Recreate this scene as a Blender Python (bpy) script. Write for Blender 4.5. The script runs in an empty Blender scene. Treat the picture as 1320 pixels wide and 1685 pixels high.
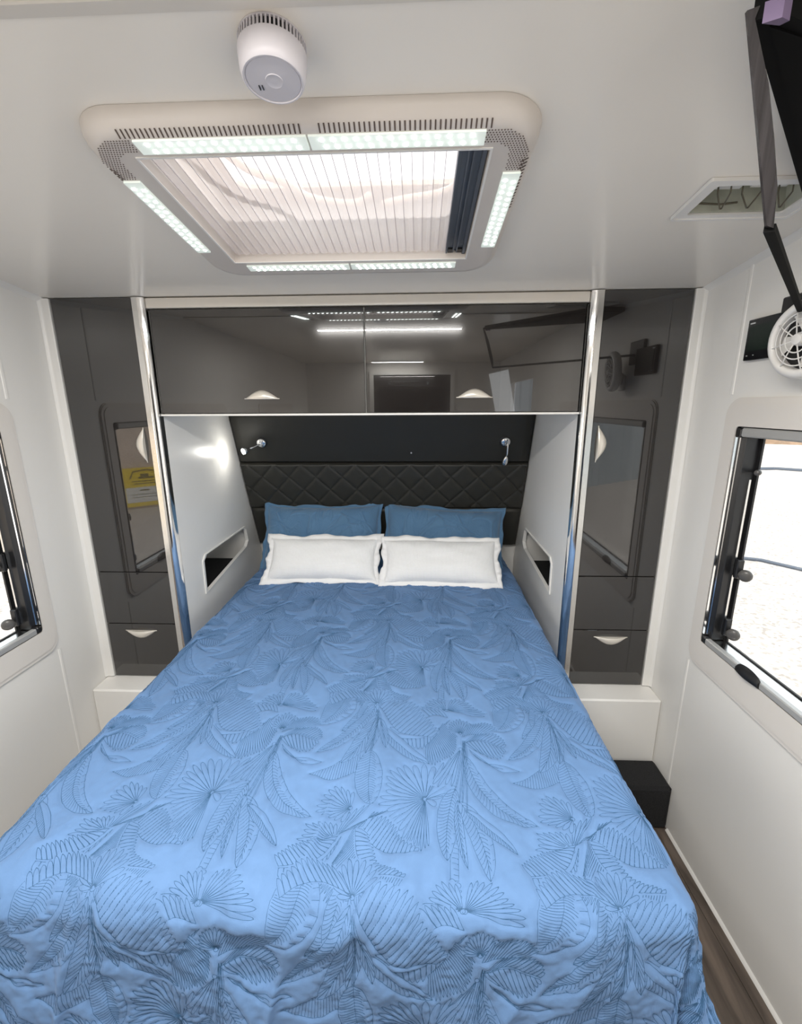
import bpy, math, random
import numpy as np
from mathutils import Vector, Matrix
from mathutils.geometry import tessellate_polygon
random.seed(7); RNG = np.random.default_rng(7)
PI = math.pi
scn = bpy.context.scene
COL = scn.collection

# ------------------------------------------------------------------ camera
CX, CY, CZ, YAW, PIT, ROL, F = 0.1962, -1.6869, 1.6276, 0.0399, 0.2365, -0.0058, 728.5
fwd = Vector((-math.sin(YAW)*math.cos(PIT), math.cos(YAW)*math.cos(PIT), -math.sin(PIT)))
rt = Vector((math.cos(YAW), math.sin(YAW), 0)); up = rt.cross(fwd)
r_ = math.cos(ROL)*rt + math.sin(ROL)*up; u_ = -math.sin(ROL)*rt + math.cos(ROL)*up
cam = bpy.data.cameras.new('camera'); co = bpy.data.objects.new('camera', cam); COL.objects.link(co)
m = Matrix.Identity(4)
for i in range(3):
    m[i][0] = r_[i]; m[i][1] = u_[i]; m[i][2] = -fwd[i]
m[0][3], m[1][3], m[2][3] = CX, CY, CZ
co.matrix_world = m
cam.sensor_fit = 'HORIZONTAL'; cam.sensor_width = 36; cam.lens = 36*F/1320; cam.clip_start = 0.02; cam.clip_end = 400
scn.camera = co

# ------------------------------------------------------------------ sky, sun, exposure
w = bpy.data.worlds.new('sky'); scn.world = w; w.use_nodes = True
nt = w.node_tree; bg = nt.nodes['Background']
bg.inputs[0].default_value = (0.91, 0.955, 1.0, 1); bg.inputs[1].default_value = 1.22
sun = bpy.data.lights.new('sun', 'SUN'); sun.energy = 3.3; sun.angle = math.radians(1.5); sun.color = (1, .95, .88)
so = bpy.data.objects.new('sun', sun); COL.objects.link(so)
so.rotation_euler = Vector((0.0, 0.80, 0.85)).to_track_quat('Z', 'Y').to_euler()

def area(name, loc, look, sx, sy, power, color=(1, 1, 1)):
    l = bpy.data.lights.new(name, 'AREA'); l.shape = 'RECTANGLE'; l.size = sx; l.size_y = sy
    l.energy = power; l.color = color
    o = bpy.data.objects.new(name, l); COL.objects.link(o); o.location = loc
    o.rotation_euler = (Vector(look)-Vector(loc)).to_track_quat('-Z', 'Y').to_euler()
    return o
area('door_fill', (1.12, -2.75, 1.15), (0, -2.6, .9), .6, 1.6, 3, (.93, .97, 1.0))  # added fill lamp standing in the unseen door opening
area('window_fill', (-1.14, -2.67, 1.28), (0, -2.6, 1.0), .85, .55, 3, (.95, .97, 1.0))  # second added fill lamp, at the unseen cabin window
scn.view_settings.view_transform = 'Standard'; scn.view_settings.look = 'None'
scn.view_settings.gamma = 1; scn.view_settings.use_curve_mapping = False
scn.view_settings.exposure = 0.70

# ------------------------------------------------------------------ materials
def mat(name, color, rough=.5, metal=0, spec=.5, coat=0, noise=0, nscale=20, bump=0, bscale=200, emit=None, estr=0, coatr=.03, detail=3, stretch=None, bdist=.002):
    mt = bpy.data.materials.new(name); mt.use_nodes = True
    t = mt.node_tree; b = t.nodes['Principled BSDF']
    b.inputs['Base Color'].default_value = (*color, 1); b.inputs['Roughness'].default_value = rough
    b.inputs['Metallic'].default_value = metal; b.inputs['Specular IOR Level'].default_value = spec
    b.inputs['Coat Weight'].default_value = coat; b.inputs['Coat Roughness'].default_value = coatr
    tc = t.nodes.new('ShaderNodeTexCoord'); src = tc.outputs['Object']
    if stretch:
        mp = t.nodes.new('ShaderNodeMapping'); mp.inputs['Scale'].default_value = stretch
        t.links.new(src, mp.inputs[0]); src = mp.outputs[0]
    if noise:
        n = t.nodes.new('ShaderNodeTexNoise'); n.inputs['Scale'].default_value = nscale; n.inputs['Detail'].default_value = detail
        t.links.new(src, n.inputs['Vector'])
        r = t.nodes.new('ShaderNodeValToRGB')
        r.color_ramp.elements[0].position = .3; r.color_ramp.elements[1].position = .7
        r.color_ramp.elements[0].color = (*[c*(1-noise) for c in color], 1)
        r.color_ramp.elements[1].color = (*[min(1, c*(1+noise)) for c in color], 1)
        t.links.new(n.outputs['Fac'], r.inputs[0]); t.links.new(r.outputs[0], b.inputs['Base Color'])
    if bump:
        n2 = t.nodes.new('ShaderNodeTexNoise'); n2.inputs['Scale'].default_value = bscale; n2.inputs['Detail'].default_value = 4
        t.links.new(src, n2.inputs['Vector'])
        bp = t.nodes.new('ShaderNodeBump'); bp.inputs['Strength'].default_value = bump; bp.inputs['Distance'].default_value = bdist
        t.links.new(n2.outputs['Fac'], bp.inputs['Height']); t.links.new(bp.outputs[0], b.inputs['Normal'])
    if emit:
        b.inputs['Emission Color'].default_value = (*emit, 1); b.inputs['Emission Strength'].default_value = estr
    return mt
M = {}
M['wall'] = mat('wall_laminate', (.87, .85, .81), .32, spec=.4, bump=.03, bscale=8)
M['ceiling'] = mat('ceiling_gelcoat', (.94, .885, .80), .25, spec=.45, coat=.25, coatr=.06, bump=.02, bscale=3)
M['white'] = mat('white_laminate', (.86, .845, .81), .3, bump=.02, bscale=10)
M['cream'] = mat('cream_plastic', (.74, .69, .62), .38, bump=.02, bscale=60)
M['hatchplastic'] = mat('hatch_plastic', (.66, .605, .555), .36, bump=.03, bscale=80)
M['whiteplastic'] = mat('white_plastic', (.82, .80, .77), .35, bump=.02, bscale=90)
M['surround'] = mat('window_surround_plastic', (.78, .74, .69), .4, bump=.03, bscale=90)
M['greyplastic'] = mat('smoke_alarm_plastic', (.66, .63, .66), .4, bump=.03, bscale=90)
M['gloss'] = mat('charcoal_gloss_acrylic', (.019, .0165, .0155), .10, spec=.3, coat=1.0, coatr=.004)
M['gloss'].node_tree.nodes['Principled BSDF'].inputs['Coat IOR'].default_value = 1.75
M['darkgap'] = mat('dark_gap', (.012, .011, .011), .7)
M['leather'] = mat('black_vinyl_leather', (.032, .031, .026), .45, spec=.4, bump=.35, bscale=500, bdist=.0008)
M['leatherseam'] = mat('vinyl_seam', (.008, .008, .008), .6)
M['steel'] = mat('brushed_aluminium', (.80, .79, .77), .22, metal=1, bump=.05, bscale=300, stretch=(1, 1, .02))
M['polish'] = mat('polished_aluminium', (.86, .86, .86), .09, metal=1, bump=.04, bscale=90, stretch=(1, 1, .05))
M['chrome'] = mat('chrome', (.9, .9, .9), .08, metal=1)
M['black'] = mat('black_plastic', (.012, .012, .013), .35)
M['blackgloss'] = mat('black_gloss_plastic', (.005, .005, .007), .2, spec=.15)
M['rubber'] = mat('black_rubber', (.01, .01, .01), .6)
M['carpet'] = mat('black_carpet', (.012, .012, .013), .95, noise=.5, nscale=300, bump=.5, bscale=400)
M['greyalu'] = mat('grey_blind_cassette', (.13, .145, .17), .35, metal=.3, noise=.15, nscale=4, stretch=(30, .5, 1))
M['wire'] = mat('steel_wire', (.16, .14, .10), .4, metal=.6)
M['goldwire'] = mat('beige_handle_plastic', (.72, .58, .45), .4)
M['knob'] = mat('smoky_grey_knob', (.09, .085, .08), .3)
M['handle'] = mat('satin_cream_metal', (.80, .75, .67), .28, metal=.35)
M['pillowwhite'] = None
M['mattress'] = mat('mattress_ticking', (.7, .7, .68), .8, noise=.05)
M['yellow'] = mat('yellow_sign', (.85, .62, .03), .5)
M['signwhite'] = mat('sign_white', (.75, .74, .72), .5)
M['signink'] = mat('sign_ink', (.12, .09, .02), .6)
M['render'] = mat('beige_render_wall', (.62, .50, .42), .9, noise=.1, nscale=3, bump=.2, bscale=30)
M['earth'] = mat('brown_brick_bank', (.42, .27, .17), .95, noise=.35, nscale=1.2, bump=.6, bscale=6, bdist=.05)
M['iron'] = mat('corrugated_zinc', (.42, .46, .49), .5, metal=.3, noise=.08, nscale=1)
M['led'] = mat('led_diode', (1, 1, 1), .3, emit=(.93, 1, .96), estr=14)
M['ledlens'] = mat('led_lens', (.80, .85, .79), .25, emit=(.90, 1, .92), estr=.18)
M['lampon'] = mat('reading_light_lit', (1, 1, 1), .3, emit=(1, .98, .9), estr=60)
M['deep'] = mat('matt_black_casing', (.003, .003, .003), .7, spec=.08)
M['railgrey'] = mat('silver_grey_rail', (.50, .50, .49), .35, metal=.3)
M['screen'] = mat('tv_screen_glass', (.006, .006, .007), .25, spec=.15)
M['panelgreen'] = mat('control_panel_screen', (.004, .012, .008), .25, spec=.15)
M['print'] = mat('white_print', (.7, .7, .7), .5)

def wood_material():
    mt = bpy.data.materials.new('grey_oak_vinyl'); mt.use_nodes = True
    t = mt.node_tree; b = t.nodes['Principled BSDF']; b.inputs['Roughness'].default_value = .42
    tc = t.nodes.new('ShaderNodeTexCoord'); oi = t.nodes.new('ShaderNodeObjectInfo')
    mp = t.nodes.new('ShaderNodeMapping'); mp.inputs['Scale'].default_value = (9, 1.3, 1)
    add = t.nodes.new('ShaderNodeVectorMath'); add.operation = 'ADD'
    t.links.new(tc.outputs['Object'], add.inputs[0]); t.links.new(oi.outputs['Location'], add.inputs[1])
    t.links.new(add.outputs[0], mp.inputs[0])
    n = t.nodes.new('ShaderNodeTexNoise'); n.inputs['Scale'].default_value = 2.2; n.inputs['Detail'].default_value = 7; n.inputs['Distortion'].default_value = 1.2
    t.links.new(mp.outputs[0], n.inputs['Vector'])
    r = t.nodes.new('ShaderNodeValToRGB'); e = r.color_ramp.elements
    e[0].position = .3; e[0].color = (.055, .042, .033, 1); e[1].position = .72; e[1].color = (.20, .155, .125, 1)
    m_ = e.new(.5); m_.color = (.125, .098, .08, 1)
    t.links.new(n.outputs['Fac'], r.inputs[0]); t.links.new(r.outputs[0], b.inputs['Base Color'])
    bp = t.nodes.new('ShaderNodeBump'); bp.inputs['Strength'].default_value = .2; bp.inputs['Distance'].default_value = .001
    t.links.new(n.outputs['Fac'], bp.inputs['Height']); t.links.new(bp.outputs[0], b.inputs['Normal'])
    return mt
M['wood'] = wood_material()

def gravel_material():
    mt = bpy.data.materials.new('pale_gravel'); mt.use_nodes = True
    t = mt.node_tree; b = t.nodes['Principled BSDF']; b.inputs['Roughness'].default_value = .95
    tc = t.nodes.new('ShaderNodeTexCoord')
    v = t.nodes.new('ShaderNodeTexVoronoi'); v.inputs['Scale'].default_value = 32
    n = t.nodes.new('ShaderNodeTexNoise'); n.inputs['Scale'].default_value = .6; n.inputs['Detail'].default_value = 6
    t.links.new(tc.outputs['Object'], v.inputs['Vector']); t.links.new(tc.outputs['Object'], n.inputs['Vector'])
    r = t.nodes.new('ShaderNodeValToRGB'); e = r.color_ramp.elements
    e[0].position = 0; e[0].color = (.34, .30, .27, 1); e[1].position = 1; e[1].color = (.62, .56, .51, 1)
    a = e.new(.35); a.color = (.52, .46, .42, 1)
    mx = t.nodes.new('ShaderNodeMix'); mx.data_type = 'RGBA'; mx.blend_type = 'MULTIPLY'; mx.inputs[0].default_value = .35
    sp = t.nodes.new('ShaderNodeSeparateColor'); t.links.new(v.outputs['Color'], sp.inputs[0])
    t.links.new(sp.outputs[0], r.inputs[0])
    t.links.new(r.outputs[0], mx.inputs[6]); t.links.new(n.outputs['Color'], mx.inputs[7])
    r2 = t.nodes.new('ShaderNodeValToRGB'); r2.color_ramp.elements[0].position = .3; r2.color_ramp.elements[0].color = (.7, .7, .7, 1)
    r2.color_ramp.elements[1].position = .6
    t.links.new(n.outputs['Fac'], r2.inputs[0]); t.links.new(r2.outputs[0], mx.inputs[7])
    t.links.new(mx.outputs[2], b.inputs['Base Color'])
    return mt
M['gravel'] = gravel_material()

def thin_glass(name, tint=(1, 1, 1), rough=0.0):
    mt = bpy.data.materials.new(name); mt.use_nodes = True
    t = mt.node_tree; t.nodes.clear()
    o = t.nodes.new('ShaderNodeOutputMaterial'); mix = t.nodes.new('ShaderNodeMixShader')
    tr = t.nodes.new('ShaderNodeBsdfTransparent'); tr.inputs[0].default_value = (*tint, 1)
    gl = t.nodes.new('ShaderNodeBsdfGlossy'); gl.inputs['Roughness'].default_value = rough
    lw = t.nodes.new('ShaderNodeLayerWeight'); lw.inputs[0].default_value = .5
    pw = t.nodes.new('ShaderNodeMath'); pw.operation = 'POWER'; pw.inputs[1].default_value = 5
    ma = t.nodes.new('ShaderNodeMath'); ma.operation = 'MULTIPLY_ADD'; ma.inputs[1].default_value = .9; ma.inputs[2].default_value = .04
    t.links.new(lw.outputs['Facing'], pw.inputs[0]); t.links.new(pw.outputs[0], ma.inputs[0]); t.links.new(ma.outputs[0], mix.inputs[0]); t.links.new(tr.outputs[0], mix.inputs[1]); t.links.new(gl.outputs[0], mix.inputs[2])
    t.links.new(mix.outputs[0], o.inputs[0]); return mt
M['glass'] = thin_glass('window_acrylic', (.93, .95, .95))
M['domeglass'] = thin_glass('dome_acrylic', (.96, .96, .96))

def blind_material():
    mt = bpy.data.materials.new('sheer_pleated_blind'); mt.use_nodes = True
    t = mt.node_tree; t.nodes.clear()
    o = t.nodes.new('ShaderNodeOutputMaterial'); mix = t.nodes.new('ShaderNodeMixShader'); mix.inputs[0].default_value = .45
    tr = t.nodes.new('ShaderNodeBsdfTransparent'); tr.inputs[0].default_value = (1, .98, .98, 1)
    tl = t.nodes.new('ShaderNodeBsdfTranslucent'); tl.inputs[0].default_value = (.96, .92, .93, 1)
    df = t.nodes.new('ShaderNodeBsdfDiffuse'); df.inputs[0].default_value = (.93, .89, .90, 1)
    m2 = t.nodes.new('ShaderNodeMixShader'); m2.inputs[0].default_value = .45
    t.links.new(tl.outputs[0], m2.inputs[1]); t.links.new(df.outputs[0], m2.inputs[2])
    t.links.new(tr.outputs[0], mix.inputs[1]); t.links.new(m2.outputs[0], mix.inputs[2]); t.links.new(mix.outputs[0], o.inputs[0])
    return mt
M['blind'] = blind_material()

def fabric(name, c, weave=900, rough=.85, sheen=.3, noise=.07, waffle=0):
    mt = mat(name, c, rough, spec=.2, noise=noise, nscale=9, detail=5)
    t = mt.node_tree; b = t.nodes['Principled BSDF']
    b.inputs['Sheen Weight'].default_value = sheen; b.inputs['Sheen Roughness'].default_value = .5
    tc = t.nodes.new('ShaderNodeTexCoord')
    if waffle:
        wv = t.nodes.new('ShaderNodeTexWave'); wv.inputs['Scale'].default_value = waffle; wv.bands_direction = 'X'
        wz = t.nodes.new('ShaderNodeTexWave'); wz.inputs['Scale'].default_value = waffle; wz.bands_direction = 'Y'
        ad = t.nodes.new('ShaderNodeMath'); ad.operation = 'ADD'
        t.links.new(tc.outputs['Object'], wv.inputs[0]); t.links.new(tc.outputs['Object'], wz.inputs[0])
        t.links.new(wv.outputs['Fac'], ad.inputs[0]); t.links.new(wz.outputs['Fac'], ad.inputs[1]); h = ad.outputs[0]; d = .0015
    else:
        n = t.nodes.new('ShaderNodeTexNoise'); n.inputs['Scale'].default_value = weave; t.links.new(tc.outputs['Object'], n.inputs[0]); h = n.outputs['Fac']; d = .0008
    bp = t.nodes.new('ShaderNodeBump'); bp.inputs['Strength'].default_value = .4; bp.inputs['Distance'].default_value = d
    t.links.new(h, bp.inputs['Height']); t.links.new(bp.outputs[0], b.inputs['Normal'])
    return mt
M['quilt'] = fabric('blue_quilt_cotton', (.122, .228, .425), sheen=.08)
M['thread'] = mat('navy_thread', (.030, .095, .20), .7)
M['bluepillow'] = fabric('blue_pillow_cotton', (.105, .215, .36))
M['pthread'] = mat('pillow_thread', (.075, .18, .33), .7)
M['pillowwhite'] = fabric('white_waffle_cotton', (.84, .84, .84), noise=.02, waffle=45)
M['pillowhem'] = fabric('white_hem_cotton', (.85, .85, .85), noise=.02)

# ------------------------------------------------------------------ mesh helpers
class MB:
    def __init__(s): s.v = []; s.f = []
    def add(s, vs, fs):
        n = len(s.v); s.v += [tuple(p) for p in vs]; s.f += [tuple(i+n for i in f) for f in fs]; return s
    def box(s, x0, x1, y0, y1, z0, z1, b=0):
        x0, x1 = min(x0, x1), max(x0, x1); y0, y1 = min(y0, y1), max(y0, y1); z0, z1 = min(z0, z1), max(z0, z1)
        if b <= 0:
            vs = [(x, y, z) for x in (x0, x1) for y in (y0, y1) for z in (z0, z1)]
            return s.add(vs, [(0, 1, 3, 2), (4, 6, 7, 5), (0, 4, 5, 1), (2, 3, 7, 6), (0, 2, 6, 4), (1, 5, 7, 3)])
        # chamfered box
        vs = []; idx = {}
        for i, x in enumerate((x0, x1)):
            for j, y in enumerate((y0, y1)):
                for k, z in enumerate((z0, z1)):
                    sx, sy, sz = (1, -1)[i], (1, -1)[j], (1, -1)[k]
                    idx[i, j, k, 0] = len(vs); vs.append((x, y+sy*b, z+sz*b))
                    idx[i, j, k, 1] = len(vs); vs.append((x+sx*b, y, z+sz*b))
                    idx[i, j, k, 2] = len(vs); vs.append((x+sx*b, y+sy*b, z))
        fs = []
        for i in (0, 1):
            q = [idx[i, 0, 0, 0], idx[i, 0, 1, 0], idx[i, 1, 1, 0], idx[i, 1, 0, 0]]; fs.append(q if i == 0 else q[::-1])
            q = [idx[0, i, 0, 1], idx[1, i, 0, 1], idx[1, i, 1, 1], idx[0, i, 1, 1]]; fs.append(q if i == 0 else q[::-1])
            q = [idx[0, 0, i, 2], idx[0, 1, i, 2], idx[1, 1, i, 2], idx[1, 0, i, 2]]; fs.append(q if i == 0 else q[::-1])
        for i in (0, 1):
            for j in (0, 1):
                fs.append([idx[i, j, 0, 0], idx[i, j, 0, 1], idx[i, j, 1, 1], idx[i, j, 1, 0]] if (i+j) % 2 else [idx[i, j, 0, 0], idx[i, j, 1, 0], idx[i, j, 1, 1], idx[i, j, 0, 1]])
                fs.append([idx[i, 0, j, 0], idx[i, 1, j, 0], idx[i, 1, j, 2], idx[i, 0, j, 2]] if (i+j) % 2 == 0 else [idx[i, 0, j, 0], idx[i, 0, j, 2], idx[i, 1, j, 2], idx[i, 1, j, 0]])
                fs.append([idx[0, i, j, 1], idx[1, i, j, 1], idx[1, i, j, 2], idx[0, i, j, 2]] if (i+j) % 2 else [idx[0, i, j, 1], idx[0, i, j, 2], idx[1, i, j, 2], idx[1, i, j, 1]])
                for k in (0, 1):
                    q = [idx[i, j, k, 0], idx[i, j, k, 1], idx[i, j, k, 2]]; fs.append(q if (i+j+k) % 2 else q[::-1])
        return s.add(vs, fs)
    def prism(s, outer, holes, h0, h1, fn):
        """polygon with holes in (a,b), from height h0 to h1, mapped by fn(a,b,h)"""
        loops = [outer]+list(holes); flat = [p for l in loops for p in l]
        tris = tessellate_polygon([[Vector((a, b, 0)) for a, b in l] for l in loops])
        n = len(flat)
        vs = [fn(a, b, h0) for a, b in flat]+[fn(a, b, h1) for a, b in flat]
        fs = [tuple(t) for t in tris]+[tuple(i+n for i in t[::-1]) for t in tris]
        k = 0
        for l in loops:
            for i in range(len(l)):
                a, b = k+i, k+(i+1) % len(l); fs.append((a, b, b+n, a+n))
            k += len(l)
        return s.add(vs, fs)
    def tube(s, pts, r, seg=8, caps=True, closed=False):
        pts = [Vector(p) for p in pts]; n = len(pts); rs = r if isinstance(r, (list, tuple)) else [r]*n
        base = len(s.v); prev = None
        for i, p in enumerate(pts):
            if closed: t = pts[(i+1) % n]-pts[i-1]
            else: t = pts[min(i+1, n-1)]-pts[max(i-1, 0)]
            t.normalize()
            if prev is None:
                a = t.orthogonal().normalized()
            else:
                a = (prev-prev.dot(t)*t).normalized()
            prev = a; b = t.cross(a)
            for k in range(seg):
                th = 2*PI*k/seg; s.v.append(tuple(p+rs[i]*(math.cos(th)*a+math.sin(th)*b)))
        m_ = n if closed else n-1
        for i in range(m_):
            for k in range(seg):
                a0 = base+i*seg+k; a1 = base+i*seg+(k+1) % seg; j = ((i+1) % n)*seg
                s.f.append((a0, a1, base+j+(k+1) % seg, base+j+k))
        if caps and not closed:
            s.f.append(tuple(base+k for k in range(seg))[::-1]); s.f.append(tuple(base+(n-1)*seg+k for k in range(seg)))
        return s
    def lathe(s, prof, M4, seg=32):
        """prof [(r,h)] around local z, placed by M4"""
        base = len(s.v); n = len(prof)
        for r, h in prof:
            for k in range(seg):
                th = 2*PI*k/seg; s.v.append(tuple(M4 @ Vector((r*math.cos(th), r*math.sin(th), h))))
        for i in range(n-1):
            for k in range(seg):
                s.f.append((base+i*seg+k, base+i*seg+(k+1) % seg, base+(i+1)*seg+(k+1) % seg, base+(i+1)*seg+k))
        s.f.append(tuple(base+k for k in range(seg))[::-1]); s.f.append(tuple(base+(n-1)*seg+k for k in range(seg)))
        return s
    def grid(s, P, flip=False):
        """P: (n,m,3) array"""
        n, m_ = len(P), len(P[0]); base = len(s.v)
        for row in P:
            for p in row: s.v.append(tuple(p))
        for i in range(n-1):
            for j in range(m_-1):
                q = (base+i*m_+j, base+i*m_+j+1, base+(i+1)*m_+j+1, base+(i+1)*m_+j); s.f.append(q[::-1] if flip else q)
        return s

def obj(name, mb, m_, parent=None, smooth=False, angle=40):
    me = bpy.data.meshes.new(name); me.from_pydata(mb.v, [], mb.f); me.validate()
    import bmesh
    bm = bmesh.new(); bm.from_mesh(me); bmesh.ops.recalc_face_normals(bm, faces=bm.faces); bm.to_mesh(me); bm.free()
    me.materials.append(m_)
    o = bpy.data.objects.new(name, me); COL.objects.link(o)
    if parent: o.parent = parent
    if smooth:
        me.shade_smooth()
        if angle < 180:
            try: me.set_sharp_from_angle(angle=math.radians(angle))
            except Exception: pass
    return o
def recenter(o):
    """move the object's origin to its base centre"""
    me = o.data; n = len(me.vertices); a = np.empty(n*3, np.float32); me.vertices.foreach_get('co', a); a = a.reshape(-1, 3)
    c = np.array([(a[:, 0].min()+a[:, 0].max())/2, (a[:, 1].min()+a[:, 1].max())/2, a[:, 2].min()])
    me.vertices.foreach_set('co', (a-c).astype(np.float32).ravel()); me.update(); o.location = Vector(c)+o.location
    return o
def tag(o, label, cat, group=None, kind=None):
    if label: o['label'] = label
    if cat: o['category'] = cat
    if group: o['group'] = group
    if kind: o['kind'] = kind
    return o
def thing(name, label, cat, loc=(0, 0, 0), group=None):
    o = bpy.data.objects.new(name, None); COL.objects.link(o); o.location = loc; o.empty_display_size = .05
    return tag(o, label, cat, group)
def part(name, mb, m_, parent, smooth=False, angle=40, label=None):
    """mesh built in world coordinates, parented to a thing (or part)"""
    loc = Vector((0, 0, 0)); p = parent
    while p is not None: loc += p.location; p = p.parent
    mb.v = [(x-loc.x, y-loc.y, z-loc.z) for x, y, z in mb.v]
    o = obj(name, mb, m_, parent, smooth, angle)
    if label: o['label'] = label
    return o
def struct(name, mb, m_, smooth=False, parent=None):
    o = obj(name, mb, m_, parent, smooth)
    if not parent: o['kind'] = 'structure'
    return o
def rrect(a0, a1, b0, b1, r, n=6):
    out = []
    for cx, cy, t0 in ((a1-r, b1-r, 0), (a0+r, b1-r, 90), (a0+r, b0+r, 180), (a1-r, b0+r, 270)):
        for k in range(n+1):
            t = math.radians(t0+90*k/n); out.append((cx+r*math.cos(t), cy+r*math.sin(t)))
    return out
def rect(a0, a1, b0, b1): return [(a0, b0), (a1, b0), (a1, b1), (a0, b1)]

# ------------------------------------------------------------------ key dimensions
XW = 1.178; SL = 0.1178; ZC = 2.012           # wall half width, ceiling slope, ceiling height at the cabinets
YJ = -1.0; ZF = ZC-SL*YJ                      # joint with the flat cabin ceiling
XO, XI = 1.14, .837                           # tall cabinet outer, inner
ZB, Z1, Z2 = .4714, .9589, .7245
def ceil_map(x, y, h):                        # h below the sloping ceiling
    return (x, y-h*SL, ZC-SL*y-h)
YB = -3.9

# ------------------------------------------------------------------ room shell
HX0, HX1, HY0, HY1 = -.335, .34, -.79, -.32
VX0, VX1, VY0, VY1 = .82, 1.06, -.59, -.47
struct('ceiling', MB().prism(rect(-XW-.05, XW+.05, YJ, 0), [rect(HX0, HX1, HY0, HY1), rect(VX0, VX1, VY0, VY1)], 0, -.03, ceil_map)
       .box(-XW-.05, XW+.05, YB, YJ, ZF, ZF+.03).box(-XW-.05, XW+.05, 0, .98, ZC, ZC+.03), M['ceiling'])
struct('trim_1', MB().box(-XW, XW, YJ-.012, YJ+.012, ZF-.006, ZF+.004, .002), M['cream'])
# side walls with window holes
WY0, WY1, WZ0, WZ1 = -1.42, -.272, .835, 1.56
RW = [rect(-3.15, -2.2, .95, 1.6)]
def wall_poly():
    return [(YB, -.02), (.98, -.02), (.98, ZC), (0, ZC), (YJ, ZF), (YB, ZF)]
for sx, nm in ((1, 'wall_right'), (-1, 'wall_left')):
    f_ = (lambda a, b, h, sx=sx: (sx*(XW+h), a, b))
    holes = [rrect(WY0, WY1, WZ0, WZ1, .02, 3)]+([rect(-3.2, -2.3, .02, 1.85)] if sx == 1 else RW)
    struct(nm, MB().prism(wall_poly(), holes, 0, .035, f_), M['wall'])
struct('wall_front', MB().box(-XW, XW, .955, .975, 0, ZC-.001), M['wall'])
struct('wall_back', MB().prism(rect(-XW-.03, XW+.03, 0, ZF), [], 0, .03, lambda a, b, h: (a, YB-h, b)), M['wall'])
d5 = struct('door_1', MB().box(-.35, .58, YB+.001, YB+.02, .003, 1.98, .002), M['gloss'])
obj('door_frame', MB().prism([(-.40, .002), (-.40, 2.03), (.63, 2.03), (.63, .002), (.581, .002), (.581, 1.985), (-.351, 1.985), (-.351, .002)], [], .001, .03, lambda a, b, h: (a, YB+h, b)), M['white'], d5)
# wall joint beads
for k, sx in enumerate((1, -1)):
    y = -.21
    mb = MB()
    prof = [(-.008, 0), (-.006, .002), (0, .0028), (.006, .002), (.008, 0)]
    for z0, z1 in ((.0, .728), (1.655, ZC-SL*y)):
        mb.grid([[(sx*(XW-h), y+a, z) for a, h in prof] for z in (z0, z1)])
    struct('trim_%d' % (2+k), mb, M['wall'])
# ceiling/wall coves and corner fillers beside the tall cabinets
for k, sx in enumerate((1, -1)):
    mb = MB()
    pts = [(0, 0), (.016, 0), (.011, .004), (.004, .011), (0, .016)]
    mb.grid([[(sx*(XW-a), y-b*SL, ZC-SL*y-b) for a, b in pts[1:]] for y in (YJ, 0)])
    struct('trim_%d' % (4+k), mb, M['wall'], smooth=True)
    mb = MB()
    prof = [(XO+.004, .02), (XO+.004, -.002), (XO+.008, -.005), (XO+.026, -.005), (XW-.006, -.008), (XW-.0005, -.015)]
    mb.grid([[(sx*x, y, z) for x, y in prof] for z in (ZB, ZC-.002)])
    struct('trim_%d' % (6+k), mb, M['white'], smooth=True)
# pelmet above the overhead cabinet
struct('trim_8', MB().box(-.79, .79, .004, .03, 1.974, 2.008, .002), M['cream'])

# floor and planks
fl = struct('floor', MB().box(-XW, XW, YB, .98, -.03, -.004), M['darkgap'])
pm = {}
PW = .178
for i in range(14):
    x0 = -XW+i*PW; x1 = min(x0+PW-.0012, XW)
    if x1-x0 < .02: continue
    y = YB+(i*0.53) % 1.1-1.1
    while y < .97:
        a, b = max(y, YB), min(y+1.22-.0012, .97); y += 1.22
        if b-a < .02: continue
        mb = MB().box(0, x1-x0, 0, b-a, -.004, 0, .0006)
        o = obj('plank', mb, M['wood'], fl); o.location = (x0, a, 0)
for k, sx in enumerate((1, -1)):
    mb = MB().grid([[(sx*(XW-a), y, b) for a, b in ((.009, .0), (.007, .004), (.003, .007), (0, .009))] for y in (YB, -.25)])
    struct('baseboard_right' if sx == 1 else 'baseboard_left', mb, M['white'], smooth=True)

# ------------------------------------------------------------------ metal corner posts
for k, sx in enumerate((-1, 1)):
    mb = MB().grid([[(sx*x, y, z) for x, y in ((.8365, .03), (.8365, -.004), (.8345, -.007), (.815, -.007))] for z in (.47, 2.0095)])
    o = struct('trim_%d' % (9+k), mb, M['steel'], smooth=False)
    mb = MB().grid([[(sx*x, y, z) for x, y in ((.815, -.007), (.800, -.004), (.793, .002), (.791, .012), (.791, .03))] for z in (.47, 2.0095)])
    obj('edge_strip', mb, M['polish'], o, smooth=True)['label'] = 'polished edge of the metal corner post'

# ------------------------------------------------------------------ handles
def handle_mb(c, a, b, n, L=.132, B=.031, T=.02, seg=20):
    c, a, b, n = Vector(c), Vector(a), Vector(b), Vector(n); mb = MB(); rows = []
    for i in range(seg+1):
        t = i/seg; s_ = max(.03, math.sin(PI*t))**.8
        w_ = B*max(.1, (math.sin(PI*t)**1.15)); p = T*s_
        q = c+a*(t-.5)*L
        rows.append([q, q+n*p*.85, q+b*w_*.2+n*p, q+b*w_*.55+n*p*.92, q+b*w_*.85+n*p*.55, q+b*w_+n*p*.05, q+b*w_])
    mb.grid(rows); m_ = 7
    mb.f.append(tuple(range(m_))); mb.f.append(tuple(seg*m_+k for k in range(m_))[::-1])
    mb.f += [(i*m_, i*m_+6, (i+1)*m_+6, (i+1)*m_) for i in range(seg)]
    return mb

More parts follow.
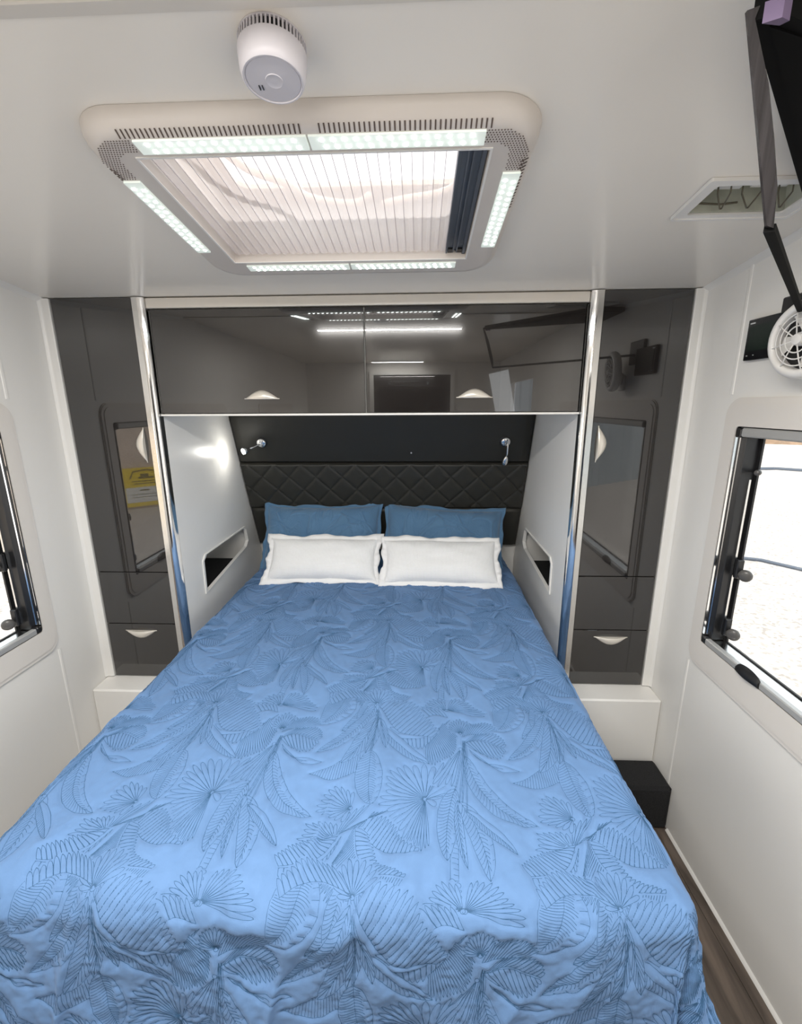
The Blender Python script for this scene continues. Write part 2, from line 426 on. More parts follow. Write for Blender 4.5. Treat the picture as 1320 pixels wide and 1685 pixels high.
# ------------------------------------------------------------------ tall side cabinets
for sx in (-1, 1):
    side = 'left' if sx < 0 else 'right'
    t = thing('tall_cabinet', 'tall charcoal gloss cabinet %s of the bed, %s' % (side, 'mirroring a yellow sign' if sx < 0 else 'mirroring a corrugated fence'),
              'cabinet', (sx*(XI+XO)/2, .1, ZB))
    mb = MB().box(sx*(XI-.004), sx*(XO+.003), .0195, .19, ZB-.002, 1.0).box(sx*(XI-.004), sx*(XO+.003), .0195, .45, 1.0, ZC-.06)
    part('body', mb, M['darkgap'], t)
    g = .0016
    d = part('door', MB().box(sx*(XI+g), sx*(XO-g), 0, .018, Z1+g, ZC-.002, .0012), M['gloss'], t)
    h = handle_mb((sx*.858, -.0005, 1.483), (0, 0, 1), (sx, 0, 0), (0, -1, 0), L=.135, B=.036)
    part('handle', h, M['handle'], d, smooth=True, angle=60, label='cream crescent handle')
    part('front_panel', MB().box(sx*(XI+g), sx*(XO-g), 0, .018, Z2+g, Z1-g, .0012), M['gloss'], t)
    d = part('drawer', MB().box(sx*(XI+g), sx*(XO-g), 0, .018, ZB+g, Z2-g, .0012), M['gloss'], t)
    h = handle_mb((sx*.991, -.0005, .695), (1, 0, 0), (0, 0, -1), (0, -1, 0), L=.137, B=.036)
    part('handle', h, M['handle'], d, smooth=True, angle=60, label='cream crescent handle')
    # white plinth box below
    o = obj('plinth_box', MB().box(sx*.70, sx*(XW-.001), -.1, .2, .0005, ZB-.0025, .006), M['white'])
    recenter(o); tag(o, 'white boxed plinth below the %s charcoal cabinet, beside the bed' % side, 'plinth')

# ------------------------------------------------------------------ overhead cabinet
t = thing('overhead_cabinet', 'wide charcoal gloss overhead cabinet with two doors above the bed', 'cabinet', (0, .3, 1.6))
part('body', MB().box(-.785, .785, .032, .60, 1.60, 1.971), M['white'], t)
part('edge_trim', MB().box(-.788, .788, .008, .60, 1.592, 1.5995, .001), M['white'], t, label='thin white lower edge of the cabinet')
for sx in (-1, 1):
    x0, x1 = (-.783, -.0022) if sx < 0 else (.0022, .783)
    d = part('door', MB().box(x0, x1, .010, .030, 1.6015, 1.970, .0015), M['gloss'], t)
    xc = -.392 if sx < 0 else .402
    part('handle', handle_mb((xc, .0095, 1.653), (1, 0, 0), (0, 0, 1), (0, -1, 0), L=.133, B=.032), M['handle'], d, smooth=True, angle=60, label='cream crescent handle')

# ------------------------------------------------------------------ niche side panels with cubbies
def hb_y(z): return .6326+(1.5718-z)*.3694
for sx in (-1, 1):
    side = 'left' if sx < 0 else 'right'
    zb_ = .785 if sx < 0 else .80
    hole = [(.205, zb_), (.70, .845), (.735, .872), (.715, .945), (.69, .958), (.235, .958), (.207, .935)]
    outer = [(.035, .4735), (hb_y(.4735), .4735), (hb_y(1.59), 1.59), (.035, 1.59)]
    t = thing('niche_side_panel', 'white panel with shelf opening lining the %s side of the bed recess' % side, 'panel', (sx*.80, .4, .4735))
    part('panel', MB().prism(outer, [hole], 0, .012, lambda a, b, h, sx=sx: (sx*(.792+h), a, b)), M['white'], t)
    c_ = (sum(p[0] for p in hole)/7, sum(p[1] for p in hole)/7)
    def ofs(d): 
        out = []
        for a, b in hole:
            va, vb = a-c_[0], b-c_[1]; l = math.hypot(va, vb); out.append((a+va/l*d*1.0, b+vb/l*d*1.5))
        return out
    part('opening_rim', MB().prism(ofs(.013), [ofs(.0)], 0, .005, lambda a, b, h, sx=sx: (sx*(.792-h), a, b)), M['white'], t)
    mb = MB().box(sx*1.10, sx*1.11, .195, .77, .74, .98).box(sx*.805, sx*1.10, .76, .77, .74, .98).box(sx*.805, sx*1.10, .195, .205, .74, .98).box(sx*.805, sx*1.10, .195, .77, .98, .985)
    part('compartment', mb, M['white'], t)
    part('compartment_floor', MB().box(sx*.805, sx*1.10, .206, .76, .742, .752), M['carpet'], t, label='black lined compartment floor')

# ------------------------------------------------------------------ headboard
t = thing('headboard', 'black padded vinyl headboard with a diamond quilted middle band', 'headboard', (0, .9, .79))
e_w = Vector((0, .3694, -1)).normalized(); e_n = Vector((0, -1, -.3694)).normalized()
w0 = Vector((0, hb_y(1.60), 1.60))
def hbp(x, w_, h): p = w0+e_w*w_+e_n*h; return (x, p.y, p.z)
def wz(z): return (1.60-z)*math.sqrt(1+.3694**2)
def pad(zt, zb, fn, nx=60, nw=24, thick=.02, r=.012):
    a, b = wz(zt), wz(zb); X0, X1 = -.789, .789; P = []
    for j in range(nw+1):
        row = []; w_ = a+(b-a)*j/nw
        for i in range(nx+1):
            x = X0+(X1-X0)*i/nx
            d = min(w_-a, b-w_, x-X0, X1-x); e = min(1, d/r); edge = math.sqrt(max(0, 1-(1-e)**2))
            row.append(hbp(x, w_, (thick+fn(x, w_-a, b-a))*edge))
        P.append(row)
    mb = MB().grid(P)
    vs = [hbp(X0, a, -.02), hbp(X1, a, -.02), hbp(X1, b, -.02), hbp(X0, b, -.02), hbp(X0, a, 0), hbp(X1, a, 0), hbp(X1, b, 0), hbp(X0, b, 0)]
    return mb.add(vs, [(0, 1, 2, 3), (0, 4, 5, 1), (1, 5, 6, 2), (2, 6, 7, 3), (3, 7, 4, 0)])
def soft(x, w_, H): return .004*math.sin(PI*w_/H)
def diamond(x, w_, H):
    p = .150; u1 = ((x+w_*.92)/p) % 1; u2 = ((x-w_*.92)/p) % 1
    d = min(u1, 1-u1, u2, 1-u2)*p
    return .007*(1-math.exp(-d/.010))-.003
part('upper_pad', pad(1.598, 1.3285, soft), M['leather'], t, True, 180)
part('diamond_pad', pad(1.3245, 1.055, diamond, 360, 90), M['leather'], t, True, 180)
part('lower_pad', pad(1.051, .80, soft), M['leather'], t, True, 180)
stitch = MB()
p = .150; a0, a1 = wz(1.3245)+.014, wz(1.055)-.014
for sgn in (1, -1):
    for k in range(-9, 10):
        pts = []
        for j in range(41):
            w_ = a0+(a1-a0)*j/40; x = k*p-sgn*(w_-wz(1.3245))*.92
            if abs(x) < .775: pts.append(hbp(x, w_, .0185))
        for q in range(0, len(pts)-1, 1):
            A, B_ = Vector(pts[q]), Vector(pts[q+1]); stitch.tube([A.lerp(B_, .1), A.lerp(B_, .8)], .0007, 4)
o = part('stitching', stitch, M['leather'], t); o['kind'] = 'stuff'
mb = MB().lathe([(.0045, 0), (.0045, .002), (.002, .003)], Matrix.Translation(hbp(.158, wz(1.389), .0225)) @ e_n.to_track_quat('Z', 'Y').to_matrix().to_4x4(), 12)
part('indicator_button', mb, M['print'], t, True, label='tiny white indicator dot')
struct('trim_11', MB().box(-.79, .79, .945, .953, .55, .80, .001), M['white'])

# ------------------------------------------------------------------ reading lamps
def reading_lamp(x, z, pts, lit, label):
    c = Vector(hbp(x, wz(z), .0235)); t = thing('reading_light', label, 'lamp', c)
    R_ = e_n.to_track_quat('Z', 'Y').to_matrix().to_4x4()
    part('base_ring', MB().lathe([(.030, -.001), (.030, .003), (.026, .006)], Matrix.Translation(c) @ R_, 28), M['black'], t, True, label='black ring round the lamp base')
    part('base', MB().lathe([(.0245, .002), (.0245, .012), (.022, .016), (.010, .018)], Matrix.Translation(c) @ R_, 28), M['chrome'], t, True, 50, label='chrome lamp base')
    pts = [c+Vector(q) for q in pts]
    part('arm', MB().tube(pts, .0040, 8), M['chrome'], t, True, 180, label='slim chrome arm')
    d = (pts[-1]-pts[-2]).normalized(); MM = Matrix.Translation(pts[-1]) @ d.to_track_quat('Z', 'Y').to_matrix().to_4x4()
    hd = part('lamp_head', MB().lathe([(.006, -.004), (.008, .0), (.0125, .010), (.0155, .026), (.0165, .040), (.015, .042), (.013, .037)], MM, 20), M['chrome'], t, True, 50, label='chrome bell shaped lamp head')
    part('lens', MB().lathe([(.013, .037), (.013, .0425), (.007, .0455)], MM, 20), M['lampon'] if lit else M['print'], hd, True, label='lit lens' if lit else None)
    if lit:
        l = bpy.data.lights.new('reading_light_bulb', 'POINT'); l.energy = .22; l.shadow_soft_size = .012; l.color = (1, .96, .88)
        lo = bpy.data.objects.new('reading_light_bulb', l); COL.objects.link(lo); lo.location = pts[-1]+d*.062
reading_lamp(-.635, 1.449, [(0, -.014, -.005), (-.010, -.03, -.012), (-.03, -.05, -.022), (-.042, -.07, -.028)], True, 'lit chrome reading light at the left end of the black headboard')
reading_lamp(.648, 1.452, [(0, -.014, -.005), (.004, -.028, .006), (.008, -.03, -.02), (.008, -.022, -.065), (.006, -.012, -.082)], False, 'unlit chrome reading light hanging down at the right end of the black headboard')

# ------------------------------------------------------------------ bed
t = thing('bed', 'double bed with white base and mattress under the blue quilt', 'bed', (0, -.1, 0))
part('bed_base', MB().box(-.66, .66, -1.0, .93, .001, .44, .004), M['white'], t)
part('mattress', MB().box(-.70, .705, -1.055, .93, .442, .735, .03), M['mattress'], t, True)

# stitched palm pattern: one repeat tile as polylines (u to the right, v towards the foot), metres
TW, TH = .484, .515
def bez(p0, p1, p2, n=12):
    p0, p1, p2 = map(np.array, (p0, p1, p2)); t_ = np.linspace(0, 1, n)[:, None]
    return (1-t_)**2*p0+2*t_*(1-t_)*p1+t_**2*p2
strokes = []
def resample(P, step=.005, n=None):
    P = np.asarray(P, float); d = np.r_[0, np.cumsum(np.hypot(*np.diff(P, axis=0).T))]
    if n is None: n = max(2, int(math.ceil(d[-1]/step))+1)
    t_ = np.linspace(0, d[-1], n); return np.stack([np.interp(t_, d, P[:, 0]), np.interp(t_, d, P[:, 1])], 1)
def inside(P, poly):
    x, y = P[:, 0], P[:, 1]; r = np.zeros(len(P), bool); q = poly[-1]
    for p in poly:
        c_ = ((p[1] > y) != (q[1] > y)) & (x < (q[0]-p[0])*(y-p[1])/(q[1]-p[1]+1e-12)+p[0]); r ^= c_; q = p
    return r
def erase(poly):
    """later leaves lie over the earlier ones: cut what they cover, the pattern repeats"""
    global strokes
    poly = np.asarray(poly); c_ = poly.mean(0); lo, hi = poly.min(0), poly.max(0); out = []
    for s_ in strokes:
        keep = np.ones(len(s_), bool)
        for dx in (-TW, 0, TW):
            for dy in (-TH, 0, TH):
                q = s_+np.array([dx, dy])
                if (q.max(0) < lo).any() or (q.min(0) > hi).any(): continue
                keep &= ~inside(q, poly)
        if keep.all(): out.append(s_); continue
        i = 0; n = len(s_)
        while i < n:
            if keep[i]:
                j = i
                while j < n and keep[j]: j += 1
                if j-i >= 2: out.append(s_[i:j])
                i = j
            else: i += 1
    strokes = out
def S(p, step=.005): strokes.append(resample(p, step))
def cr(pts, n):
    """smooth curve through points, n even samples"""
    P = np.asarray(pts, float)
    if len(P) == 2: return resample(P, n=n)
    Q = np.vstack([2*P[0]-P[1], P, 2*P[-1]-P[-2]]); out = []
    for i in range(1, len(Q)-2):
        for t_ in np.linspace(0, 1, 12, endpoint=False):
            a, b, c_, d = Q[i-1], Q[i], Q[i+1], Q[i+2]
            out.append(.5*((2*b)+(c_-a)*t_+(2*a-5*b+4*c_-d)*t_**2+(3*b-a-3*c_+d)*t_**3))
    out.append(P[-1]); return resample(out, n=n)
def lerp_at(C, u):
    u = min(max(u, 0), 1)*(len(C)-1); i = min(int(u), len(C)-2); return C[i]+(C[i+1]-C[i])*(u-i)
def fan(c_, tips, n):
    c_ = np.array(c_); T = cr(tips, 60); erase(np.vstack([c_, T]))
    for i in range(n):
        a, m_, b = lerp_at(T, (i+.08)/n), lerp_at(T, (i+.5)/n), lerp_at(T, (i+.92)/n)
        k = .96+.10*random.random(); tip = c_+(m_-c_)*k
        for e in (a, b):
            w_ = c_+(e-c_)*.72; S(bez(c_+(e-c_)*.05, 2*w_-.5*(c_+tip), tip, 8))
    S([(c_[0]+.005*math.cos(k*PI/4), c_[1]+.005*math.sin(k*PI/4)) for k in range(9)], .003)
def comb(base, tips, n):
    B_ = cr(base, 60); T = cr(tips, 60); erase(np.vstack([B_, T[::-1]])); S(B_)
    for i in range(n):
        b0_, b1_ = lerp_at(B_, i/n), lerp_at(B_, (i+.9)/n); t0_, t1_ = lerp_at(T, (i+.1)/n), lerp_at(T, (i+.9)/n)
        tip = lerp_at(T, (i+.62)/n); tip = tip+(tip-b0_)*(.10*random.random()-.04)
        for q, e in ((b0_, t0_), (b1_, t1_)):
            w_ = q+(e-q)*.7; S(bez(q, 2*w_-.5*(q+tip), tip, 7))
def frame(P, i):
    a = P[min(i+1, len(P)-1)]-P[max(i-1, 0)]; a = a/np.hypot(*a); return a, np.array([-a[1], a[0]])
def leaf(p0, c_, p1, wd, n, mode):
    N = n+1; wd = wd*.85; P = bez(p0, c_, p1, N)
    prof = [wd*(math.sin(PI*(k/(N-1))**.85)**.62 if 0 < k < N-1 else 0) for k in range(N)]
    O = [np.array([P[k]+frame(P, k)[1]*s_*prof[k]*(1+.06*random.random()) for k in range(N)]) for s_ in (1, -1)]
    erase(np.vstack([O[0], O[1][::-1]])); S(P); S(O[0]); S(O[1])
    for s_, O_ in ((1, O[0]), (-1, O[1])):
        for k in range(1, N-2):
            t_, nn = frame(P, k); q = min(k+(3 if mode == 0 else 2), N-1)
            if mode == 2 and s_ < 0: continue
            f = 1 if mode == 0 or s_ > 0 else (.45+.2*random.random())
            end = P[k]+(O_[q]-P[k])*.93*f; S(bez(P[k], .5*(P[k]+end)+t_*.004*s_, end, 5))
            if mode == 1 and s_ < 0 and k % 3 == 0: S([O_[q], O_[q]+(P[q]-O_[q])*.35+t_*.003])
def moon(p0, c_, tip, a, b, n):
    U = bez(p0, c_, tip, 40); L = cr([b, a, tip], 40); erase(np.vstack([U, L[::-1]])); S(U); S(L)
    for k in range(n):
        u = (k+.5)/n; S([lerp_at(U, .25+.74*u), lerp_at(L, u)])
def pod(p0, c_, p1, wd):
    P = bez(p0, c_, p1, 24)
    for s_ in (1, -1):
        S(np.array([P[k]+frame(P, k)[1]*s_*wd*(math.sin(PI*max(0, (k-11)/12)) if k > 11 else .35*math.sin(PI*k/11)) for k in range(24)]))
    S(P[3:18]); S(P[2:16]+[0, .003])
def stems(c_, ends):
    c_ = np.array(c_)
    for e in ends:
        e = np.array(e); m_ = .5*(c_+e)+np.array([.004, 0]); S(bez(c_, m_, e, 10)); S(bez(c_+[.004, 0], m_+[.004, 0], e+[.002, 0], 10))
def bamboo(p0, p1, wd, n):
    p0, p1 = np.array(p0), np.array(p1); a = p1-p0; a = a/np.hypot(*a); nn = np.array([-a[1], a[0]])
    erase([p0-nn*wd, p0+nn*wd, p1+nn*wd, p1-nn*wd])
    for s_ in (1, -1): S([p0+nn*s_*wd, p1+nn*s_*wd*.9])
    for k in range(n):
        q = p0+(p1-p0)*(k+.5)/n; S([q-nn*wd, q+nn*wd*random.uniform(-.2, .9)], .004)
def knot(c_, r):
    for k in range(6):
        ox, oy = c_[0]+(k % 2-.5)*r*.9, c_[1]+(k-2.5)*r*.5
        S([(ox+r*.55*math.cos(a), oy+r*.45*math.sin(a)) for a in np.linspace(0, 2*PI, 9)], .003)
fan((0.000, -0.000), [(-0.062, -0.096),(-0.036, -0.099),(-0.002, -0.098),(0.032, -0.099),(0.057, -0.115),(0.076, -0.129)], 6)
fan((0.000, -0.000), [(0.066, -0.051),(0.074, -0.026),(0.031, 0.001),(0.022, 0.030)], 4)
fan((0.000, -0.000), [(0.009, 0.107),(-0.008, 0.118),(-0.020, 0.111),(-0.034, 0.104),(-0.044, 0.097)], 7)
fan((0.000, -0.000), [(-0.044, 0.097),(-0.057, 0.068),(-0.076, 0.057),(-0.083, 0.035),(-0.104, 0.003),(-0.092, -0.021),(-0.092, -0.057),(-0.062, -0.096)], 12)
comb([(-0.132, 0.066),(-0.108, 0.103),(-0.066, 0.122),(-0.015, 0.118)], [(-0.115, 0.034),(-0.074, 0.047),(-0.047, 0.091),(-0.012, 0.113)], 16)
comb([(-0.132, 0.066),(-0.157, 0.074),(-0.180, 0.083)], [(-0.115, 0.034),(-0.094, 0.029),(-0.078, 0.023)], 5)
fan((-0.189, 0.095), [(-0.182, 0.044),(-0.160, 0.031),(-0.136, 0.024),(-0.115, 0.015)], 5)
fan((-0.165, 0.024), [(-0.156, -0.011),(-0.189, -0.024),(-0.214, -0.024),(-0.227, -0.004),(-0.235, 0.019),(-0.235, 0.040),(-0.171, 0.058)], 13)
fan((-0.189, 0.092), [(-0.184, 0.061),(-0.211, 0.059),(-0.230, 0.063),(-0.251, 0.067),(-0.253, 0.083),(-0.268, 0.104)], 9)
comb([(-0.177, 0.080),(-0.204, 0.122),(-0.236, 0.142),(-0.286, 0.153)], [(-0.205, 0.092),(-0.241, 0.098),(-0.281, 0.117),(-0.300, 0.135)], 15)
comb([(-0.174, 0.088),(-0.200, 0.129),(-0.234, 0.149),(-0.285, 0.156)], [(-0.177, 0.098),(-0.195, 0.136),(-0.231, 0.168),(-0.283, 0.172)], 13)
comb([(-0.148, 0.069),(-0.137, 0.122),(-0.108, 0.161),(-0.042, 0.167)], [(-0.187, 0.148),(-0.202, 0.184),(-0.151, 0.221),(-0.066, 0.206)], 34)
comb([(-0.148, 0.069),(-0.137, 0.122),(-0.108, 0.161),(-0.042, 0.167)], [(-0.120, 0.078),(-0.101, 0.121),(-0.085, 0.144),(-0.037, 0.161)], 18)
leaf((-0.235, 0.159),(-0.226, 0.223),(-0.286, 0.288), 0.0508, 26, 1)
leaf((-0.139, 0.169),(-0.148, 0.240),(-0.222, 0.310), 0.0250, 24, 1)
leaf((-0.133, 0.179),(-0.107, 0.229),(-0.056, 0.238), 0.0179, 14, 0)
leaf((-0.143, 0.169),(-0.172, 0.222),(-0.180, 0.285), 0.0204, 18, 1)
bamboo((0.058, 0.091),(0.053, 0.167), 0.0086, 8)
knot((0.054, 0.178), 0.0111)
bamboo((0.055, 0.188),(0.055, 0.204), 0.0055, 3)
fan((0.069, -0.300), [(0.079, -0.349),(0.101, -0.355),(0.125, -0.345),(0.148, -0.323),(0.173, -0.303),(0.177, -0.277)], 11)
fan((0.065, -0.300), [(0.061, -0.348),(0.039, -0.348),(0.017, -0.336),(-0.001, -0.313),(-0.012, -0.292)], 8)
comb([(0.067, -0.269),(0.026, -0.278),(-0.029, -0.241),(-0.069, -0.198)], [(0.050, -0.307),(-0.012, -0.305),(-0.060, -0.265),(-0.094, -0.216)], 16)
comb([(0.073, -0.259),(0.004, -0.192),(-0.041, -0.182),(-0.079, -0.185)], [(0.051, -0.225),(0.023, -0.171),(-0.012, -0.149),(-0.067, -0.168)], 16)
comb([(0.052, -0.244),(0.030, -0.197),(0.004, -0.162)], [(0.088, -0.199),(0.072, -0.135),(0.025, -0.102),(0.003, -0.109)], 20)
fan((0.097, -0.208), [(0.069, -0.207),(0.066, -0.230),(0.081, -0.255),(0.102, -0.265),(0.123, -0.256),(0.142, -0.242),(0.141, -0.214)], 15)
comb([(0.101, -0.195),(0.128, -0.209),(0.167, -0.215)], [(0.118, -0.241),(0.157, -0.257),(0.192, -0.248),(0.202, -0.230)], 12)
comb([(0.102, -0.173),(0.148, -0.192),(0.207, -0.168)], [(0.134, -0.209),(0.178, -0.220),(0.207, -0.203),(0.215, -0.177)], 13)
comb([(0.102, -0.173),(0.147, -0.188),(0.206, -0.164)], [(0.130, -0.149),(0.155, -0.134),(0.184, -0.127),(0.211, -0.156)], 11)
fan((0.093, -0.152), [(0.010, -0.041),(0.024, -0.038),(0.041, -0.039),(0.055, -0.036),(0.069, -0.043)], 4)
pod((0.115, -0.151),(0.150, -0.095),(0.231, -0.094), 0.0093)
leaf((0.069, -0.033),(0.039, 0.051),(0.041, 0.131), 0.0264, 22, 1)
leaf((0.073, -0.004),(0.065, 0.077),(0.081, 0.139), 0.0108, 14, 1)
leaf((0.077, -0.001),(0.125, 0.075),(0.121, 0.163), 0.0256, 18, 1)
leaf((0.088, 0.020),(0.139, 0.061),(0.182, 0.114), 0.0145, 20, 2)
leaf((0.103, -0.128),(0.120, 0.019),(0.237, 0.050), 0.0258, 26, 1)
stems((0.102, -0.182), [(0.068, -0.026),(0.075, 0.002),(0.082, 0.002),(0.090, 0.027),(0.105, -0.116)])
comb([(-0.126, -0.304),(-0.069, -0.207),(0.020, -0.192)], [(-0.102, -0.343),(-0.029, -0.318),(0.025, -0.243),(0.040, -0.211)], 17)
fan((-0.136, -0.315), [(-0.160, -0.308),(-0.175, -0.341),(-0.161, -0.376),(-0.131, -0.383),(-0.104, -0.372),(-0.088, -0.338)], 11)
comb([(-0.140, -0.320),(-0.211, -0.340),(-0.270, -0.310)], [(-0.178, -0.370),(-0.236, -0.380),(-0.284, -0.338)], 12)
moon((-0.130, -0.215),(-0.182, -0.084),(-0.277, -0.059), (-0.218, -0.044),(-0.157, -0.071), 20)
leaf((-0.139, -0.304),(-0.187, -0.173),(-0.273, -0.128), 0.0229, 26, 1)
leaf((-0.134, -0.273),(-0.145, -0.159),(-0.205, -0.091), 0.0259, 15, 0)
leaf((-0.116, -0.224),(-0.066, -0.147),(0.012, -0.102), 0.0216, 18, 2)
leaf((-0.135, -0.132),(-0.136, -0.036),(-0.122, 0.018), 0.0369, 24, 1)
leaf((-0.128, -0.263),(-0.127, -0.181),(-0.149, -0.120), 0.0154, 9, 0)
leaf((-0.124, -0.258),(-0.106, -0.197),(-0.099, -0.146), 0.0136, 8, 0)
stems((-0.134, -0.293), [(-0.135, -0.132),(-0.130, -0.215),(-0.116, -0.224)])

# rasterised distance to the nearest stitch, periodic
segA, segB = [], []
for s_ in strokes:
    for dx in (-TW, 0, TW):
        for dy in (-TH, 0, TH):
            q = s_+np.array([dx, dy])
            if q[:, 0].max() < -TW/2-.03 or q[:, 0].min() > TW/2+.03 or q[:, 1].max() < -TH/2-.03 or q[:, 1].min() > TH/2+.03: continue
            segA.append(q[:-1]); segB.append(q[1:])
segA = np.concatenate(segA); segB = np.concatenate(segB)
GX, GY = 194, 206
D = np.full((GY, GX), .03, np.float32)
cs = TW/GX; rs = TH/GY
# splat sample points (dense) then distance via brute window
NS = 6
tt = np.linspace(0, 1, NS)[:, None, None]
pp = (segA[None]*(1-tt)+segB[None]*tt).reshape(-1, 2)
ix = np.floor((pp[:, 0]+TW/2)/cs).astype(int); iy = np.floor((pp[:, 1]+TH/2)/rs).astype(int)
R = 7
for oy in range(-R, R+1):
    for ox in range(-R, R+1):
        gx = (ix+ox); gy = (iy+oy); cx_ = -TW/2+(gx+.5)*cs; cy_ = -TH/2+(gy+.5)*rs
        d = np.hypot(pp[:, 0]-cx_, pp[:, 1]-cy_).astype(np.float32)
        np.minimum.at(D, (gy % GY, gx % GX), d)
PUFF = (1-np.exp(-D/.0028))*.0046
# blur the puff a little
for _ in range(1):
    PUFF = (PUFF*2+np.roll(PUFF, 1, 0)+np.roll(PUFF, -1, 0)+np.roll(PUFF, 1, 1)+np.roll(PUFF, -1, 1))/6
def sample_tile(A, u, v):
    x = ((u+TW/2) % TW)/cs-.5; y = ((v+TH/2) % TH)/rs-.5
    x0 = np.floor(x).astype(int); y0 = np.floor(y).astype(int); fx, fy = x-x0, y-y0
    g = lambda j, i: A[j % GY, i % GX]
    return (g(y0, x0)*(1-fx)+g(y0, x0+1)*fx)*(1-fy)+(g(y0+1, x0)*(1-fx)+g(y0+1, x0+1)*fx)*fy
OU, OV = .214, .873            # burst position on the bed: x = OU, y = -OV

def vnoise(x, y, seed):
    rg = np.random.default_rng(seed); T = rg.random((64, 64))
    x0 = np.floor(x).astype(int); y0 = np.floor(y).astype(int); fx, fy = x-x0, y-y0
    fx = fx*fx*(3-2*fx); fy = fy*fy*(3-2*fy); g = lambda j, i: T[j % 64, i % 64]
    return (g(y0, x0)*(1-fx)+g(y0, x0+1)*fx)*(1-fy)+(g(y0+1, x0)*(1-fx)+g(y0+1, x0+1)*fx)*fy-.5

# quilt surface:  s across (m), v towards the foot (v = -y on the flat top)
HW, VF, ZQ = .665, 1.045, .752; RC = .05
def quilt_surface(s, v):
    hwl = np.where(s < 0, .655, .662)
    a = np.maximum(0, np.abs(s)-hwl); b = np.maximum(0, v-VF)
    r = np.hypot(a, b); th = np.arctan2(b, a+1e-9)
    q = PI/2*RC*1.15
    # outward travel and drop of an edge of radius RC
    ang = np.clip(r/q, 0, 1)*PI/2
    out = RC*np.sin(ang); drop = RC*(1-np.cos(ang))+np.maximum(0, r-q)
    hang = np.maximum(0, r-q)
    corner = np.sin(2*th)**2*np.clip(hang/.2, 0, 1)
    side = np.clip(np.cos(th), 0, 1)
    # slight flare plus folds
    fold = (.10*side+.02*(1-side))*hang+corner*hang*(.10+.30*np.cos(6*(th-PI/4)))
    wave = hang*(.10*vnoise(v*5, s*0+3.3, 5)*side+.16*vnoise(s*6.5, v*0+7.7, 6)*(1-side))
    out = out+fold+wave
    # inside the recess the cloth is tucked against the panels
    tuck = np.clip((.0-v+.02)/.10, 0, 1)*(v < 0.12)
    lim = .786-hwl
    out_s = np.where(v < .02, np.minimum(out, np.maximum(.04, lim-.012)), out)
    x = np.sign(s)*(np.minimum(np.abs(s), hwl)+out_s*np.cos(th))
    y = -(np.minimum(v, VF)+out*np.sin(th))
    crown = .022*np.clip(1-(s/.72)**2, 0, 1)*np.clip((1.1-v)/.35, 0, 1)**.5
    z = ZQ+crown-drop
    # wrinkles
    flat = np.exp(-hang*3)
    wr = .010*vnoise(s*3+v*.6, v*2.6, 1)+.007*vnoise(s*8-v*2, v*5+s*2, 2)+.0048*vnoise(s*21+v*6, v*13, 3)+.0026*vnoise(s*52, v*30-s*9, 21)+.0011*vnoise(s*95+v*30, v*90, 22)
    foot = np.clip((v-.75)/.35, 0, 1)
    rid = vnoise(s*7.5+v*1.6, v*1.3, 4); ridge = np.exp(-(rid/.045)**2)*.009*foot
    wr = wr*(1+.7*foot)+ridge+np.clip(hang/.1, 0, 1)*(.020*vnoise(s*7+v*1.5, v*2.2, 23)+.010*vnoise(s*17, v*6+s*3, 24))
    return x, y, z, wr, hang, th
def cloth_ok(s, v):
    pass
s_lo, s_hi, v_lo, v_hi = -1.06, 1.10, -.88, 1.64
nS, nV = 620, 724
ss = np.linspace(s_lo, s_hi, nS); vv = np.linspace(v_lo, v_hi, nV)
# round the outer corners of the cloth by remapping
Sg, Vg = np.meshgrid(ss, vv)
def cloth(s, v):
    hwl = np.where(s < 0, .655, .662)
    a = np.maximum(0, np.abs(s)-hwl); b = np.maximum(0, v-VF)
    r = np.hypot(a, b); mx = np.maximum(a, b)+1e-9
    k = np.where((a > 0) & (b > 0), (mx/np.maximum(r, 1e-9))**.55, 1.0)
    s2 = np.where(a > 0, np.sign(s)*(hwl+a*k), s); v2 = np.where(b > 0, VF+b*k, v)
    return s2, v2
S2, V2 = cloth(Sg, Vg)
X, Y, Z_, WR, HG, TH_ = quilt_surface(S2, V2)
P = np.stack([X, Y, Z_], -1)
dS = np.gradient(P, axis=1); dV = np.gradient(P, axis=0)
N = np.cross(dV, dS); N /= (np.linalg.norm(N, axis=-1, keepdims=True)+1e-12)
if N[nV//2, nS//2, 2] < 0: N = -N
puff = sample_tile(PUFF, S2-OU, V2-OV)
Pf = P+N*(WR+puff)[..., None]
# keep the head end inside the recess
inr = (Pf[..., 1] > -.005)
Pf[..., 0] = np.where(inr, np.clip(Pf[..., 0], -.784, .784), Pf[..., 0])
Pf[..., 2] = np.maximum(Pf[..., 2], np.where(Pf[..., 1] > -.13, .478, .03))
def np_mesh(name, V, quads, m_):
    me = bpy.data.meshes.new(name); nv = len(V); nf = len(quads)
    me.vertices.add(nv); me.vertices.foreach_set('co', V.astype(np.float32).ravel())
    me.loops.add(nf*4); me.loops.foreach_set('vertex_index', quads.astype(np.int32).ravel())
    me.polygons.add(nf); me.polygons.foreach_set('loop_start', np.arange(0, nf*4, 4, dtype=np.int32))
    me.update(calc_edges=True); me.validate(); me.shade_smooth(); me.materials.append(m_)
    return me
def grid_quads(nv, ns):
    i = np.arange(nv-1)[:, None]*ns+np.arange(ns-1)[None]; i = i.ravel()
    return np.stack([i, i+ns, i+ns+1, i+1], 1)
me = np_mesh('quilt', Pf.reshape(-1, 3)-np.array([0, -.1, .25]), grid_quads(nV, nS), M['quilt'])
qt = bpy.data.objects.new('quilt', me); COL.objects.link(qt); qt.location = (0, -.1, .25)
tag(qt, 'blue quilt with stitched palm leaves spread over the bed', 'quilt')

